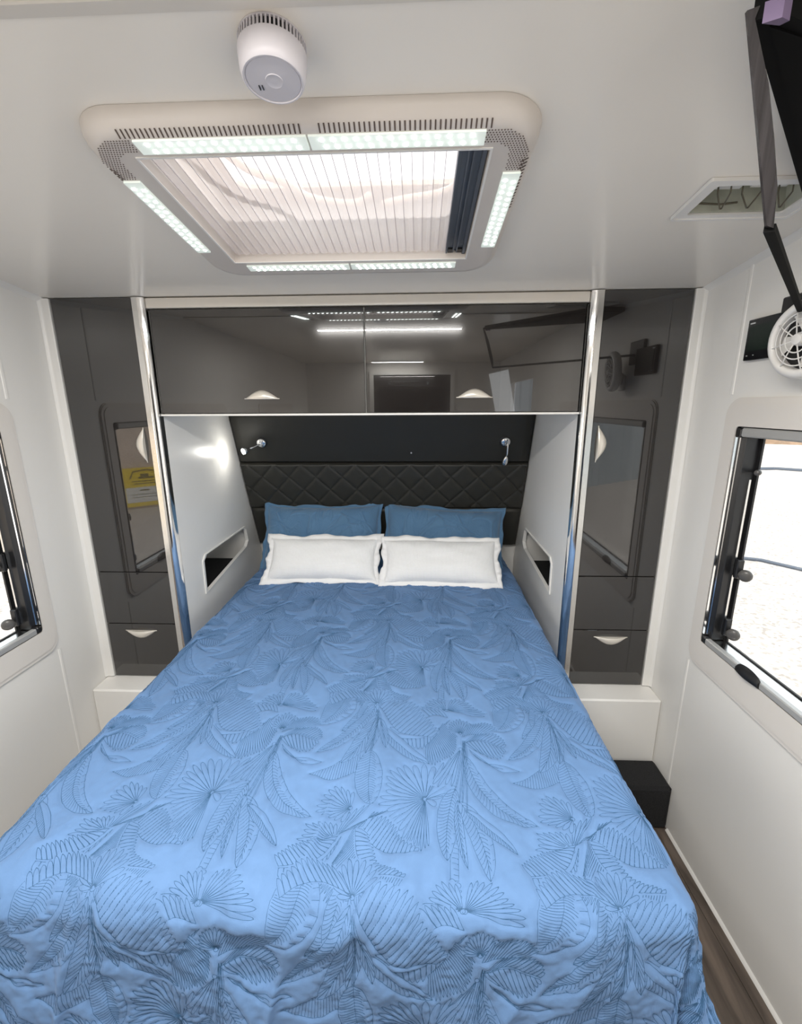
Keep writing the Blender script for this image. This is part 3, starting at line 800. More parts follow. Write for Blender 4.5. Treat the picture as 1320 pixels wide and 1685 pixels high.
# threads: thin raised ribbons that follow the cloth
def lookup(s, v, A):
    x = (s-s_lo)/(s_hi-s_lo)*(nS-1); y = (v-v_lo)/(v_hi-v_lo)*(nV-1)
    x = np.clip(x, 0, nS-1.001); y = np.clip(y, 0, nV-1.001)
    x0 = x.astype(int); y0 = y.astype(int); fx, fy = (x-x0)[:, None], (y-y0)[:, None]
    return (A[y0, x0]*(1-fx)+A[y0, x0+1]*fx)*(1-fy)+(A[y0+1, x0]*(1-fx)+A[y0+1, x0+1]*fx)*fy
def thread_mesh(name, lines, surf, half, rise, m_):
    """surf(points Nx2) -> (pos, normal)"""
    VV, QQ, base = [], [], 0
    allp = np.concatenate(lines); pos, nor = surf(allp); k = 0
    for L in lines:
        n = len(L); p_ = pos[k:k+n]; q = nor[k:k+n]; k += n
        t_ = np.gradient(p_, axis=0); t_ /= (np.linalg.norm(t_, axis=1, keepdims=True)+1e-12)
        b_ = np.cross(t_, q)
        VV.append(np.stack([p_-b_*half-q*.0003, p_+q*rise, p_+b_*half-q*.0003], 1).reshape(-1, 3))
        i = base+np.arange(n-1)*3
        QQ.append(np.stack([i, i+1, i+4, i+3], 1)); QQ.append(np.stack([i+1, i+2, i+5, i+4], 1)); base += n*3
    return np_mesh(name, np.concatenate(VV), np.concatenate(QQ), m_)
lines = []
for i in range(-4, 4):
    for j in range(-4, 4):
        for s_ in strokes:
            q = s_+np.array([OU+i*TW, OV+j*TH])
            ok = (q[:, 0] > s_lo+.01) & (q[:, 0] < s_hi-.01) & (q[:, 1] > -.75) & (q[:, 1] < v_hi-.01)
            if ok.all(): lines.append(q)
# the grid was remapped near the cloth corners, threads use the same grid
Nf = np.cross(np.gradient(Pf, axis=0), np.gradient(Pf, axis=1)); Nf /= (np.linalg.norm(Nf, axis=-1, keepdims=True)+1e-12)
if Nf[nV//2, nS//2, 2] < 0: Nf = -Nf
def qs(p):
    n_ = lookup(p[:, 0], p[:, 1], Nf); n_ /= np.linalg.norm(n_, axis=1, keepdims=True)
    return lookup(p[:, 0], p[:, 1], Pf)-np.array([0, -.1, .25]), n_
me = thread_mesh('stitching', lines, qs, .0007, .0005, M['thread'])
o = bpy.data.objects.new('stitching', me); COL.objects.link(o); o.parent = qt; o['kind'] = 'stuff'; o['label'] = 'navy palm leaf stitching'

# ------------------------------------------------------------------ pillows
def pillow(name, label, c, W_, H_, T_, rot, group, m_, hem=None, flange=.02, puffm=0, seed=0, shape=None, stitchm=None, n=90, mm=64, pinch=.06):
    us = np.linspace(-1, 1, n+1); vs = np.linspace(-1, 1, mm+1)
    U, V_ = np.meshgrid(us, vs)
    def surf(U, V_, top):
        e = np.clip((1-np.abs(U)**3.2), 0, 1)**.55*np.clip((1-np.abs(V_)**2.8), 0, 1)**.6
        x = U*W_/2*(1-.055*(1-V_**2)*np.abs(U)**3)+.006*vnoise(V_*3+seed*3, U*0+.5, 15)*np.abs(U); y = V_*H_/2*(1-pinch*(1-U**2)**.6*np.abs(V_)**3)+.010*vnoise(U*2.5+seed*5, V_*0+.3, 14)*np.abs(V_)
        wob = 1+.10*vnoise(U*2.5+seed, V_*2.5, 11)+.05*vnoise(U*7+seed, V_*6, 12)
        z = e*T_/2*wob*top
        if puffm: z = z+top*e*sample_tile(PUFF, U*W_/2*1.0+seed, V_*H_/2)*puffm
        z = z+.006*vnoise(U*4+seed, V_*3, 13)*(1-e)
        return np.stack([x, y, z], -1)
    A = surf(U, V_, 1); B_ = surf(U, V_, -1)
    if shape is not None: A = shape(A); B_ = shape(B_)
    qd = grid_quads(mm+1, n+1); nv = (mm+1)*(n+1)
    Rm = rot.to_matrix(); o = bpy.data.objects.new(name, np_mesh(name, np.concatenate([A.reshape(-1, 3), B_.reshape(-1, 3)]), np.concatenate([qd[:, ::-1], qd+nv]), m_))
    COL.objects.link(o); o.location = c; o.rotation_euler = rot; tag(o, label, 'pillow', group)
    if hem:
        # flange ring around the seam
        ring = []; N_ = 240
        for k in range(N_):
            t_ = 4*k/N_; sd = int(t_); f = (t_-sd)*2-1
            u, v = ((f, -1), (1, f), (-f, 1), (-1, -f))[sd]
            un, vn = ((0, -1), (1, 0), (0, 1), (-1, 0))[sd]
            ring.append((u, v, un, vn, f))
        base = np.array([(u, v) for u, v, *_ in ring])
        pt = surf(base[:, 0], base[:, 1], 1)
        if shape is not None: pt = shape(pt)
        rows = []
        for k, (u, v, un, vn, f) in enumerate(ring):
            ex = np.sign(u)*max(0, (abs(u)-.97)/.03) if abs(vn) else un; ey = np.sign(v)*max(0, (abs(v)-.94)/.06) if abs(un) else vn
            d = np.array([ex, ey, 0.0])
            wv = .005*math.sin(k*.33+seed)+.004*math.sin(k*.71+2*seed)
            f2 = flange*(1+.25*math.sin(k*.21+seed))
            i = pt[k]-np.array([d[0], d[1], 0])*.006
            rows.append([i+np.array([0, 0, .0022]), pt[k]+d*f2*.5+np.array([0, 0, wv*.5+.0022]), pt[k]+d*f2+np.array([0, 0, wv+.001]), pt[k]+d*f2+np.array([0, 0, wv-.001]), pt[k]+d*f2*.5+np.array([0, 0, wv*.5-.0022]), i-np.array([0, 0, .0022])])
        mb = MB(); mb.v = [tuple(p) for r in rows for p in r]
        for k in range(N_):
            for j in range(6):
                mb.f.append((k*6+j, k*6+(j+1) % 6, ((k+1) % N_)*6+(j+1) % 6, ((k+1) % N_)*6+j))
        obj('flange', mb, hem, o, True, 180)
    if stitchm:
        L = []
        for i in range(-2, 3):
            for j in range(-2, 3):
                for s_ in strokes:
                    q = s_+np.array([i*TW-seed, j*TH]); uu = q[:, 0]/(W_/2); vv_ = q[:, 1]/(H_/2)
                    if (np.abs(uu) < .93).all() and (np.abs(vv_) < .93).all(): L.append(np.stack([uu, vv_], 1))
        def ps(p_):
            e = .01; a = surf(p_[:, 0], p_[:, 1], 1); b1 = surf(p_[:, 0]+e, p_[:, 1], 1); b2 = surf(p_[:, 0], p_[:, 1]+e, 1)
            if shape is not None: a, b1, b2 = shape(a), shape(b1), shape(b2)
            n_ = np.cross(b1-a, b2-a); n_ /= np.linalg.norm(n_, axis=1, keepdims=True); return a, n_
        me = thread_mesh('stitching', L, ps, .0008, .0007, stitchm)
        so_ = bpy.data.objects.new('stitching', me); COL.objects.link(so_); so_.parent = o; so_['kind'] = 'stuff'
    return o
from mathutils import Euler
def prot(tilt, roll=0, yaw=0):
    # local x = width, y = height, z = front; stand up, lean back by tilt
    mx = Matrix.Rotation(yaw, 3, 'Z') @ Matrix.Rotation(PI/2-tilt, 3, 'X') @ Matrix.Rotation(roll, 3, 'Z')
    return mx.to_euler()
pillow('pillow', 'blue leaf stitched pillow leaning on the headboard, left, behind the left white cushion', (-.345, .688, .902), .655, .395, .16, prot(math.radians(32), .012), 'blue pillows against the headboard', M['bluepillow'], M['bluepillow'], .018, 2.2, .07, pinch=.12, stitchm=M['pthread'], n=230, mm=140)
pillow('pillow', 'blue leaf stitched pillow leaning on the headboard, right, drooping to its outer corner', (.335, .688, .893), .655, .395, .16, prot(math.radians(32), -.075), 'blue pillows against the headboard', M['bluepillow'], M['bluepillow'], .018, 2.2, .23, pinch=.12, stitchm=M['pthread'], n=230, mm=140)
pillow('cushion', 'white oblong cushion with flat hem lying in front of the left blue pillow', (-.287, .432, .868), .555, .225, .11, prot(math.radians(40), .0), 'white cushions in front of the blue pillows', M['pillowwhite'], M['pillowhem'], .024, 0, 1.3, n=60, mm=40)
pillow('cushion', 'white oblong cushion with flat hem lying in front of the right blue pillow', (.308, .408, .868), .565, .228, .11, prot(math.radians(40), -.012), 'white cushions in front of the blue pillows', M['pillowwhite'], M['pillowhem'], .024, 0, 3.7, n=60, mm=40)

# ------------------------------------------------------------------ black box in the corner
o = obj('step_box', MB().box(.78, XW-.001, -.25, -.101, .001, .195, .012), M['carpet']); recenter(o)
tag(o, 'low black box on the floor in the corner right of the bed', 'box')

# ------------------------------------------------------------------ side windows
def window(n, sx):
    root = bpy.data.objects.new('window_%d' % n, None); COL.objects.link(root); root['kind'] = 'structure'; root.location = (sx*XW, (WY0+WY1)/2, WZ0)
    X_ = lambda d: sx*(XW+d)
    f = lambda a, b, h: (sx*(XW-h), a, b)
    A0, A1, B0, B1 = WY0-.065, WY1+.062, WZ0-.10, WZ1+.085
    # moulded surround: lower outer lip then raised plate
    part('surround', MB().prism(rrect(A0, A1, B0, B1, .055, 8), [rrect(WY0, WY1, WZ0, WZ1, .012, 3)], 0, .004, f)
         .prism(rrect(A0+.004, A1-.004, B0+.004, B1-.004, .052, 8), [rrect(WY0, WY1, WZ0, WZ1, .012, 3)], .004, .009, f)
         .prism(rrect(A0+.018, A1-.018, B0+.018, B1-.018, .04, 8), [rrect(WY0, WY1, WZ0, WZ1, .012, 3)], .009, .0125, f), M['surround'], root)
    # aluminium bead round the hole
    part('frame', MB().prism(rrect(WY0-.001, WY1+.001, WZ0-.001, WZ1+.001, .012, 3), [rrect(WY0+.007, WY1-.007, WZ0+.004, WZ1-.003, .003, 3)], -.05, .0095, f), M['black'], root)
    j = MB().box(X_(-.0145), X_(.03), WY1-.0105, WY1-.0075, WZ0+.03, WZ1-.03).box(X_(.0), X_(.004), WY1-.013, WY1-.0075, WZ0+.03, WZ1-.03)
    part('jamb_strip', j, M['polish'], root, label='bright metal strips along the jamb')
    part('jamb', MB().box(X_(.004), X_(.05), WY1-.030, WY1-.011, WZ0+.02, WZ1-.02, .002), M['black'], root)
    part('jamb', MB().box(X_(.004), X_(.05), WY0+.011, WY0+.030, WZ0+.02, WZ1-.02, .002), M['black'], root)
    # top blind cassette and bottom rail
    part('top_rail', MB().box(X_(-.015), X_(.024), WY0+.01, WY1-.030, WZ1-.030, WZ1-.0035, .004), M['railgrey'], root, label='silver roller blind cassette')
    part('rail_end', MB().box(X_(-.0155), X_(.026), WY1-.031, WY1-.008, WZ1-.033, WZ1-.005, .004), M['black'], root, label='black end cap')
    part('rail_end', MB().box(X_(-.0155), X_(.020), WY1-.026, WY1-.006, WZ0+.002, WZ0+.026, .004), M['black'], root, label='black end cap')
    part('bottom_rail', MB().box(X_(-.0145), X_(.004), WY0+.01, WY1-.027, WZ0+.003, WZ0+.024, .003), M['railgrey'], root, label='silver lower blind rail')
    part('sill_rail', MB().box(X_(.007), X_(.05), WY0+.01, WY1-.027, WZ0+.007, WZ0+.018, .002), M['steel'], root)
    for yy in (-.50, -1.02):
        mb = MB(); pts = []
        rows = []
        for k in range(13):
            a = k/12; w_ = .012*math.sin(PI*a)**.6+.001; yy_ = yy-.045+.09*a
            rows.append([(X_(-.013), yy_, WZ0+.026+w_), (X_(-.021-.008*math.sin(PI*a)), yy_, WZ0+.018+w_*.6), (X_(-.021-.006*math.sin(PI*a)), yy_, WZ0+.008), (X_(-.013), yy_, WZ0+.004)])
        mb.grid(rows); mb.f += [(0, 1, 2, 3), (48, 49, 50, 51)[::-1]]; part('rail_latch', mb, M['black'], root, True, 60, label='black finger grip on the lower rail')
    # hinged pane, slightly outside, with its own dark edge and clear margin
    part('pane', MB().box(X_(.053), X_(.056), WY0+.006, WY1-.006, WZ0+.006, WZ1-.006), M['glass'], root)
    part('pane_edge', MB().prism(rect(WY0+.006, WY1-.006, WZ0+.006, WZ1-.006), [rect(WY0+.036, WY1-.042, WZ0+.022, WZ1-.03)], -.046, -.052, f), M['black'], root, label='dark printed border of the pane')
    # catches and stay
    for yy, zz, s_ in ((-.335, 1.105, 1), (-.33, .90, 1), (-1.36, 1.105, 1), (-1.36, .90, 1)):
        in_ = -1 if yy > -.8 else 1
        Mx = Matrix.Translation((X_(.044), yy+in_*.012, zz)) @ Vector((-sx, in_*.9, 0)).to_track_quat('Z', 'Y').to_matrix().to_4x4()
        part('catch_knob', MB().lathe([(.010, -.01), (.010, .0), (.017, .002), (.019, .006), (.019, .013), (.015, .017), (.008, .019)], Mx, 18), M['knob'], root, True, 50, label='smoky grey catch knob')
        part('catch_arm', MB().box(X_(.026), X_(.048), yy-in_*.022, yy-in_*.006, zz-.02, zz+.042, .003), M['black'], root)
    Mx = Matrix.Translation((X_(.04), -.325, 1.425)) @ Vector((-sx, -.9, 0)).to_track_quat('Z', 'Y').to_matrix().to_4x4()
    part('screw_knob', MB().lathe([(.006, -.012), (.006, .0), (.009, .001), (.009, .012), (.006, .015)], Mx, 14), M['knob'], root, True, 50)
    part('stay_arm', MB().box(X_(.03), X_(.036), WY1-.036, WY1-.030, .88, 1.40), M['steel'], root, label='thin metal window stay')
    return root
window(1, 1); window(2, -1)
# side opening of the cabin behind the camera
r4 = bpy.data.objects.new('window_3', None); COL.objects.link(r4); r4['kind'] = 'structure'; r4.location = (-XW, -2.67, .95)
part('frame', MB().prism(rrect(-3.2, -2.15, .90, 1.65, .03, 4), [rrect(-3.11, -2.24, .99, 1.56, .03, 4)], -.01, .008, lambda a, b, h: (-XW+h, a, b)), M['surround'], r4)

# ------------------------------------------------------------------ control panel and fan on the right wall
t = thing('control_panel', 'black touch control panel on the right wall, half behind the white fan', 'panel', (XW, -.35, 1.75))
part('housing', MB().box(XW-.016, XW-.0005, -.43, -.258, 1.75, 1.863, .002), M['blackgloss'], t)
part('screen', MB().box(XW-.0175, XW-.0160, -.395, -.270, 1.775, 1.845, 0), M['panelgreen'], t, label='dark green display')
for q in ((-.287, -.268, 1.850, 1.8535), (-.275, -.270, 1.762, 1.764), (-.300, -.296, 1.762, 1.764)):
    part('lettering', MB().box(XW-.0168, XW-.0160, *q), M['print'], t)
fc = Vector((1.105, -.537, 1.775)); fn_ = Vector((-1, -.12, -.05)).normalized()
t = thing('fan', 'small white round fan on the right wall beside the black control panel', 'fan', (XW, -.53, 1.69))
FM = Matrix.Translation(fc) @ fn_.to_track_quat('Z', 'Y').to_matrix().to_4x4()
def ring_pts(r, h, n=40): return [FM @ Vector((r*math.cos(2*PI*k/n), r*math.sin(2*PI*k/n), h)) for k in range(n)]
seg = 40; mb = MB(); prof = [(.070, -.022), (.086, -.022), (.092, -.012), (.091, .0), (.084, .010), (.075, .013), (.069, .008), (.069, -.01)]
b0 = len(mb.v)
for r, h in prof:
    mb.v += [tuple(q) for q in ring_pts(r, h, seg)]
npf = len(prof)
for i in range(npf):
    for k in range(seg):
        mb.f.append((i*seg+k, i*seg+(k+1) % seg, ((i+1) % npf)*seg+(k+1) % seg, ((i+1) % npf)*seg+k))
part('shroud', mb, M['whiteplastic'], t, True, 60)
mb = MB()
for r, h in ((.060, .011), (.045, .014), (.030, .016)): mb.tube(ring_pts(r, h, 32), .0017, 6, closed=True)
for k in range(8):
    a = 2*PI*k/8+.2
    mb.tube([FM @ Vector((.012*math.cos(a), .012*math.sin(a), .016)), FM @ Vector((.045*math.cos(a), .045*math.sin(a), .014)), FM @ Vector((.072*math.cos(a), .072*math.sin(a), .009))], .0016, 6)
part('guard', mb, M['whiteplastic'], t, True, 180)
part('hub', MB().lathe([(.016, -.02), (.016, .010), (.012, .019), (.004, .021)], FM, 20), M['whiteplastic'], t, True, 50)
for k in range(4):
    rows = []
    for i in range(7):
        a = 2*PI*k/4+(i/6-.5)*.75
        rows.append([FM @ Vector((r*math.cos(a+r*3), r*math.sin(a+r*3), -.008+.010*(i/6-.5))) for r in (.014, .03, .048, .064)])
    part('blade', MB().grid(rows), M['whiteplastic'], t, True, 180)
part('back_plate', MB().lathe([(.070, -.021), (.070, -.019)], FM, 32), M['black'], t, label='dark inside of the fan')
part('bracket', MB().tube([fc-fn_*.02, fc-fn_*.05+Vector((0, 0, -.02)), Vector((XW-.012, -.565, 1.725))], .010, 10).box(XW-.012, XW-.0005, -.595, -.535, 1.69, 1.76, .004), M['whiteplastic'], t, True, 40)

# ------------------------------------------------------------------ television
t = thing('television', 'black television folded up under the ceiling on a thin wall bracket, top right', 'television', (.64, -1.034, 1.84))
up_ = lambda a, b, h: (a, b, h)
poly = [(.576, -1.048), (.600, -1.060), (.640, -1.043), (.76, -1.00), (1.165, -.86), (1.165, -.60), (1.015, -.58)]
part('casing', MB().prism(poly, [], 2.052, 2.072, up_), M['deep'], t)
sp_ = [(.600, -1.043), (.66, -1.022), (1.15, -.84), (1.15, -.615), (1.018, -.597)]
part('display', MB().prism(sp_, [], 2.0495, 2.0519, up_), M['deep'], t, label='glossy dark screen facing down')
part('corner_reflection', MB().prism([(.584, -1.0535), (.600, -1.0615), (.612, -1.0565), (.606, -1.050)], [], 2.046, 2.066, up_), mat('mauve_reflection', (.13, .09, .17), .4), t, label='mauve reflection painted on the glossy corner')  # reflection on the corner modelled as a small mauve piece
strip = [(.5665, 2.060), (.6275, 1.842), (.6365, 1.839), (.6325, 1.885), (.6195, 1.935), (.603, 1.99), (.5765, 2.052), (.580, 2.064)]
def stp(a, b, h): return (a, -1.05+h, b)
part('side_arm', MB().prism(strip, [], -.002, .002, stp), mat('grey_gloss_arm', (.035, .032, .034), .2, metal=.3, coat=.2, noise=.5, nscale=3, stretch=(40, 40, 1)), t, label='glossy grey side arm')  # stretched noise puts vertical streak reflections into the arm colour
part('wall_bar', MB().prism([(.6285, -1.046), (.6400, -1.050), (XW-.001, -.442), (XW-.001, -.425)], [], 1.836, 1.845, up_), M['deep'], t, label='thin black bracket bar')
part('wall_plate', MB().box(XW-.014, XW-.0005, -.50, -.37, 1.80, 1.90, .003), M['black'], t)

# ------------------------------------------------------------------ linear cabin lamps, the front one added out of view to light the bed
for nm, x, y, L_, pw_, lab in (('strip_light', 0.0, -1.42, .95, 23, 'added ceiling strip light, out of view, to brighten the bed'), ('strip_light', -.05, -3.7, .6, 5, 'slim white ceiling strip light by the cabin door')):
    t = thing('strip_light', lab, 'lamp', (x, y, ZF-.012))
    part('housing', MB().box(x-L_/2-.01, x+L_/2+.01, y-.022, y+.022, ZF-.011, ZF-.0005, .002), M['whiteplastic'], t)
    part('diffuser', MB().box(x-L_/2, x+L_/2, y-.016, y+.016, ZF-.0135, ZF-.0112, 0), M['ledlens'], t)
    l = bpy.data.lights.new('strip_led', 'AREA'); l.shape = 'RECTANGLE'; l.size = L_; l.size_y = .03; l.energy = pw_; l.color = (1, .97, .92)
    lo = bpy.data.objects.new('strip_led', l); COL.objects.link(lo); lo.location = (x, y, ZF-.016)

# ------------------------------------------------------------------ smoke alarm
ax = Vector((0, -SL, -1)).normalized(); c0 = Vector(ceil_map(-.011, -.935, .0005))
t = thing('smoke_alarm', 'round white smoke alarm on the ceiling behind the roof hatch', 'smoke alarm', c0)
AM = Matrix.Translation(c0) @ ax.to_track_quat('Z', 'Y').to_matrix().to_4x4()
part('base', MB().lathe([(.043, 0), (.043, .014)], AM, 48), M['darkgap'], t, True, label='dark slotted base')
mb = MB()
for k in range(52):
    a = 2*PI*k/52; R4 = AM @ Matrix.Rotation(a, 4, 'Z')
    q = MB().box(.0425, .0462, -.0012, .0012, .001, .014); q.v = [tuple(R4 @ Vector(p)) for p in q.v]; mb.add(q.v, q.f)
o = part('ribs', mb, M['greyplastic'], t); o['kind'] = 'stuff'
part('rim', MB().lathe([(.044, .0), (.047, .0), (.047, .0018), (.044, .0018)], AM, 48), M['greyplastic'], t, True)
part('cover', MB().lathe([(.046, .0135), (.0478, .014), (.0475, .020), (.0455, .038), (.0435, .0445), (.0415, .0465), (.0395, .0465), (.0385, .0445), (.0375, .0455), (.020, .0462), (.0, .0463)][:-1], AM, 56), M['greyplastic'], t, True, 35)
part('test_button', MB().lathe([(.0125, .0455), (.0125, .0462), (.0118, .0470), (.0112, .0468), (.004, .0471)], AM @ Matrix.Translation((.001, .0, 0)), 32), M['greyplastic'], t, True, 30)
q = MB()
for dx in (0, .0045): q.box(-.024+dx, -.0225+dx, -.014, -.006, .0460, .0472)
q.v = [tuple(AM @ Matrix.Rotation(.5, 4, 'Z') @ Vector((-p[0]-.037*1, p[1]+.0, p[2]))) if False else tuple(AM @ Vector((p[0], p[1]-.0, p[2]))) for p in q.v]
part('indicator_slot', q, M['black'], t, label='two black indicator slots')

# ------------------------------------------------------------------ roof hatch
def cm(h): return (lambda a, b, k: ceil_map(a, b, k))
t = thing('roof_hatch', 'large white roof hatch with built-in lights in the middle of the ceiling', 'roof hatch', ceil_map(0, -.53, 0))
OX0, OX1, OY0, OY1 = -.408, .41, -.842, -.225; OP = (-.316, .322, -.765, -.338); TK = .034
def loops(d0, r): return rrect(OX0+d0, OX1-d0, OY0+d0, OY1-d0, r, 8)
mb = MB(); prof = [(0, .085, .0005), (.002, .083, .010), (.006, .08, .019), (.014, .074, .028), (.024, .066, .0335), (.034, .06, TK)]
rows = []
for d0, r, h in prof: rows.append([ceil_map(a, b, h) for a, b in loops(d0, r)])
n_ = len(rows[0]); mb.v = [tuple(p) for r in rows for p in r]
for i in range(len(rows)-1):
    for k in range(n_): mb.f.append((i*n_+k, i*n_+(k+1) % n_, (i+1)*n_+(k+1) % n_, (i+1)*n_+k))
mb.prism(loops(.034, .06), [rrect(OP[0], OP[1], OP[2], OP[3], .006, 2)], TK-.003, TK, ceil_map)
mb.prism(rect(OP[0]-.004, OP[1]+.004, OP[2]-.004, OP[3]+.004), [rect(*OP)], -.02, TK-.003, ceil_map)
fr = part('frame', mb, M['hatchplastic'], t, True, 35)
# thin bright lip round the opening
part('opening_lip', MB().prism(rect(OP[0]-.004, OP[1]+.004, OP[2]-.004, OP[3]+.004), [rect(*OP)], TK, TK+.002, ceil_map), M['whiteplastic'], t)
# well and dome
part('well', MB().prism(rect(HX0+.001, HX1-.001, HY0+.001, HY1-.001), [rect(HX0+.008, HX1-.008, HY0+.008, HY1-.008)], -.0, -.13, lambda a, b, h: ceil_map(a, b, h)), M['cream'], t)
P_ = []
for j in range(13):
    row = []
    for i in range(17):
        u, v = i/8-1, j/6-1; e = ((1-u**6)*(1-v**6))**.5 if abs(u) < 1 and abs(v) < 1 else 0
        row.append(ceil_map((HX0+HX1)/2+u*.345, (HY0+HY1)/2+v*.245, -.132-.05*e))
    P_.append(row)
part('dome', MB().grid(P_), M['domeglass'], t, True, 180, label='clear acrylic dome')
# handle bars on the dome
hz = -.085
for pts in ([(-.30, -.76), (-.255, -.70), (-.235, -.60), (-.20, -.52), (-.12, -.48), (-.10, -.42), (-.02, -.39), (.04, -.385), (.07, -.42)],
            [(.10, -.38), (.15, -.40), (.26, -.42), (.295, -.46), (.305, -.62), (.315, -.70)]):
    sm = []
    for i in range(len(pts)-1):
        for k in range(5): sm.append(Vector((*pts[i], 0)).lerp(Vector((*pts[i+1], 0)), k/5))
    sm.append(Vector((*pts[-1], 0)))
    for _ in range(6): sm = [sm[0]]+[(sm[i-1]+sm[i]*2+sm[i+1])/4 for i in range(1, len(sm)-1)]+[sm[-1]]
    part('dome_handle', MB().tube([ceil_map(q.x, q.y, hz) for q in sm], .009, 10), M['goldwire'], t, True, 180, label='beige curved dome handle')
part('dome_frame', MB().prism(rect(HX0+.008, HX1-.008, HY0+.008, HY1-.008), [rrect(-.27, .30, -.76, -.40, .03, 4)], -.118, -.130, ceil_map), M['goldwire'], t, label='beige inner dome frame')
# pleated blind
rows = []; npl = 27
for j in range(2):
    row = []
    for i in range(npl*4+1):
        k = (i/4) % 1; z = .0045*(1-abs(2*k-1))
        row.append(ceil_map(OP[0]+.002+(.268-OP[0]-.002)*i/(npl*4), (OP[2]+.001, OP[3]-.001)[j], .012+z))
    rows.append(row)
part('pleated_blind', MB().grid(rows), M['blind'], t, label='sheer white pleated blind')
mb = MB()
for i in range(npl+1):
    x = OP[0]+.004+(.264-OP[0])*i/npl; mb.box(x-.0006, x+.0006, 0, 1, 0, .0012)
mb.v = [ceil_map(x, OP[2]+.001+(OP[3]-OP[2]-.002)*y, .0125+z) for x, y, z in mb.v]
o = part('blind_cords', mb, mat('blind_cord', (.62, .56, .56), .7), t); o['kind'] = 'stuff'
mb = MB()
for x0, x1, h in ((.268, .271, .022), (.271, .286, .016), (.286, .289, .020), (.289, .296, .014), (.296, .299, .020), (.299, .312, .016), (.312, .3195, .024)):
    mb.prism(rect(x0, x1, OP[2]+.002, OP[3]-.002), [], .0, h, ceil_map)
part('blind_cassette', mb, M['greyalu'], t, label='grey metal blind bar')
part('bar_end', MB().prism(rect(.274, .286, OP[3]-.022, OP[3]-.004), [], .016, .021, ceil_map), M['black'], t)
part('bar_end', MB().prism(rect(.299, .311, OP[3]-.022, OP[3]-.004), [], .016, .021, ceil_map), M['black'], t)
# LED strips
def led_strip(x0, x1, y0, y1, nx, ny, m0=.0):
    s_ = part('led_strip', MB().prism(rect(x0, x1, y0, y1), [], TK-.001, TK+.0035, ceil_map), M['ledlens'], t, label='lit LED light strip')
    mb = MB()
    for i in range(nx):
        for j in range(ny):
            x = x0+m0+(x1-x0-2*m0)*(i+.5+(.25 if (j % 2 and nx > ny) else 0))/nx if nx > ny else x0+(x1-x0)*(i+.5)/nx
            y = y0+(y1-y0)*(j+.5)/ny if nx > ny else y0+m0+(y1-y0-2*m0)*(j+.5+(.3 if i % 2 else 0))/ny
            mb.lathe([(.0042, TK+.0034), (.0042, TK+.0042), (.002, TK+.0052)], Matrix(((1, 0, 0, x), (0, 1, 0, y), (0, 0, 1, 0), (0, 0, 0, 1))), 8)
    mb.v = [ceil_map(*p) for p in mb.v]
    o = part('leds', mb, M['led'], s_); o['kind'] = 'stuff'
led_strip(-.298, .003, -.812, -.779, 14, 2, .012); led_strip(.007, .308, -.812, -.779, 14, 2, .012)
led_strip(-.388, -.354, -.702, -.405, 2, 14, .01); led_strip(.356, .390, -.700, -.405, 2, 14, .01)
led_strip(-.292, -.002, -.318, -.286, 14, 2, .01); led_strip(.004, .298, -.318, -.286, 14, 2, .01)
# slots on the front shoulder and perforated corners
mb = MB()
for k in range(76):
    x = -.315+.63*k/75
    if abs(x-.012) < .010: continue
    mb.box(x-.0012, x+.0012, 0, 1, 0, .0008)
mb.v = [ceil_map(x, OY0+.013+y*.013, .0285+y*.0058+z) for x, y, z in mb.v]
for sx in (-1, 1):
    for k in range(16):
        y = -.73+k*.0105; xx = OX0 if sx < 0 else OX1
        q = MB().box(0, 1, y-.0012, y+.0012, 0, .0008)
        q.v = [ceil_map(xx-sx*(.013+a*.013), b, .0285+a*.0058+c_) for a, b, c_ in q.v]; mb.add(q.v, q.f)
o = part('vent_slots', mb, mat('slot_brown', (.10, .07, .055), .7), t); o['kind'] = 'stuff'
mb = MB()
for sx in (-1, 1):
    cx_, cy_ = (-.325 if sx < 0 else .327), -.75
    for a_ in range(20):
        for b2 in range(22):
            dx, dy = -.03+a_*.0052+(b2 % 2)*.0026, -.048+b2*.0054
            x = cx_+sx*dx; y = cy_-dy
            if dx > 0 and dy > 0: ok = .029 < math.hypot(dx, dy) < .064
            elif dy > 0: ok = dx > -.022 and .031 < dy < .064
            elif dx > 0: ok = dy > -.044 and .031 < dx < .064
            else: ok = False
            if not ok: continue
            mb.prism([(x+.0014*math.cos(q), y+.0014*math.sin(q)) for q in (0, PI/3, 2*PI/3, PI, 4*PI/3, 5*PI/3)], [], TK, TK+.0006, ceil_map)
o = part('perforations', mb, mat('perforation_brown', (.17, .13, .11), .8), t); o['kind'] = 'stuff'

# ------------------------------------------------------------------ open recess with spring clips on the ceiling at right
t = thing('ceiling_vent', 'white rectangular ceiling fitting with open recess and wire springs, beside the television', 'vent', ceil_map(.94, -.53, 0))
part('frame', MB().prism(rrect(.803, 1.077, -.608, -.453, .004, 2), [rrect(.83, 1.05, -.585, -.472, .008, 3)], .0005, .005, ceil_map)
     .prism(rrect(.803, 1.077, -.608, -.453, .004, 2), [rrect(.808, 1.072, -.603, -.458, .004, 2)], .005, .008, ceil_map), M['whiteplastic'], t)
part('recess', MB().prism(rect(.822, 1.058, -.589, -.471), [rect(.826, 1.054, -.585, -.475)], -.0005, -.06, ceil_map).prism(rect(.822, 1.058, -.589, -.471), [], -.06, -.064, ceil_map),
     mat('recess_green_white', (.55, .56, .47), .6, noise=.1, nscale=30), t)
part('lamp_holder', MB().prism(rect(.85, .93, -.535, -.50), [], -.035, -.055, ceil_map).prism(rect(.95, 1.03, -.54, -.505), [], -.035, -.055, ceil_map), M['white'], t)
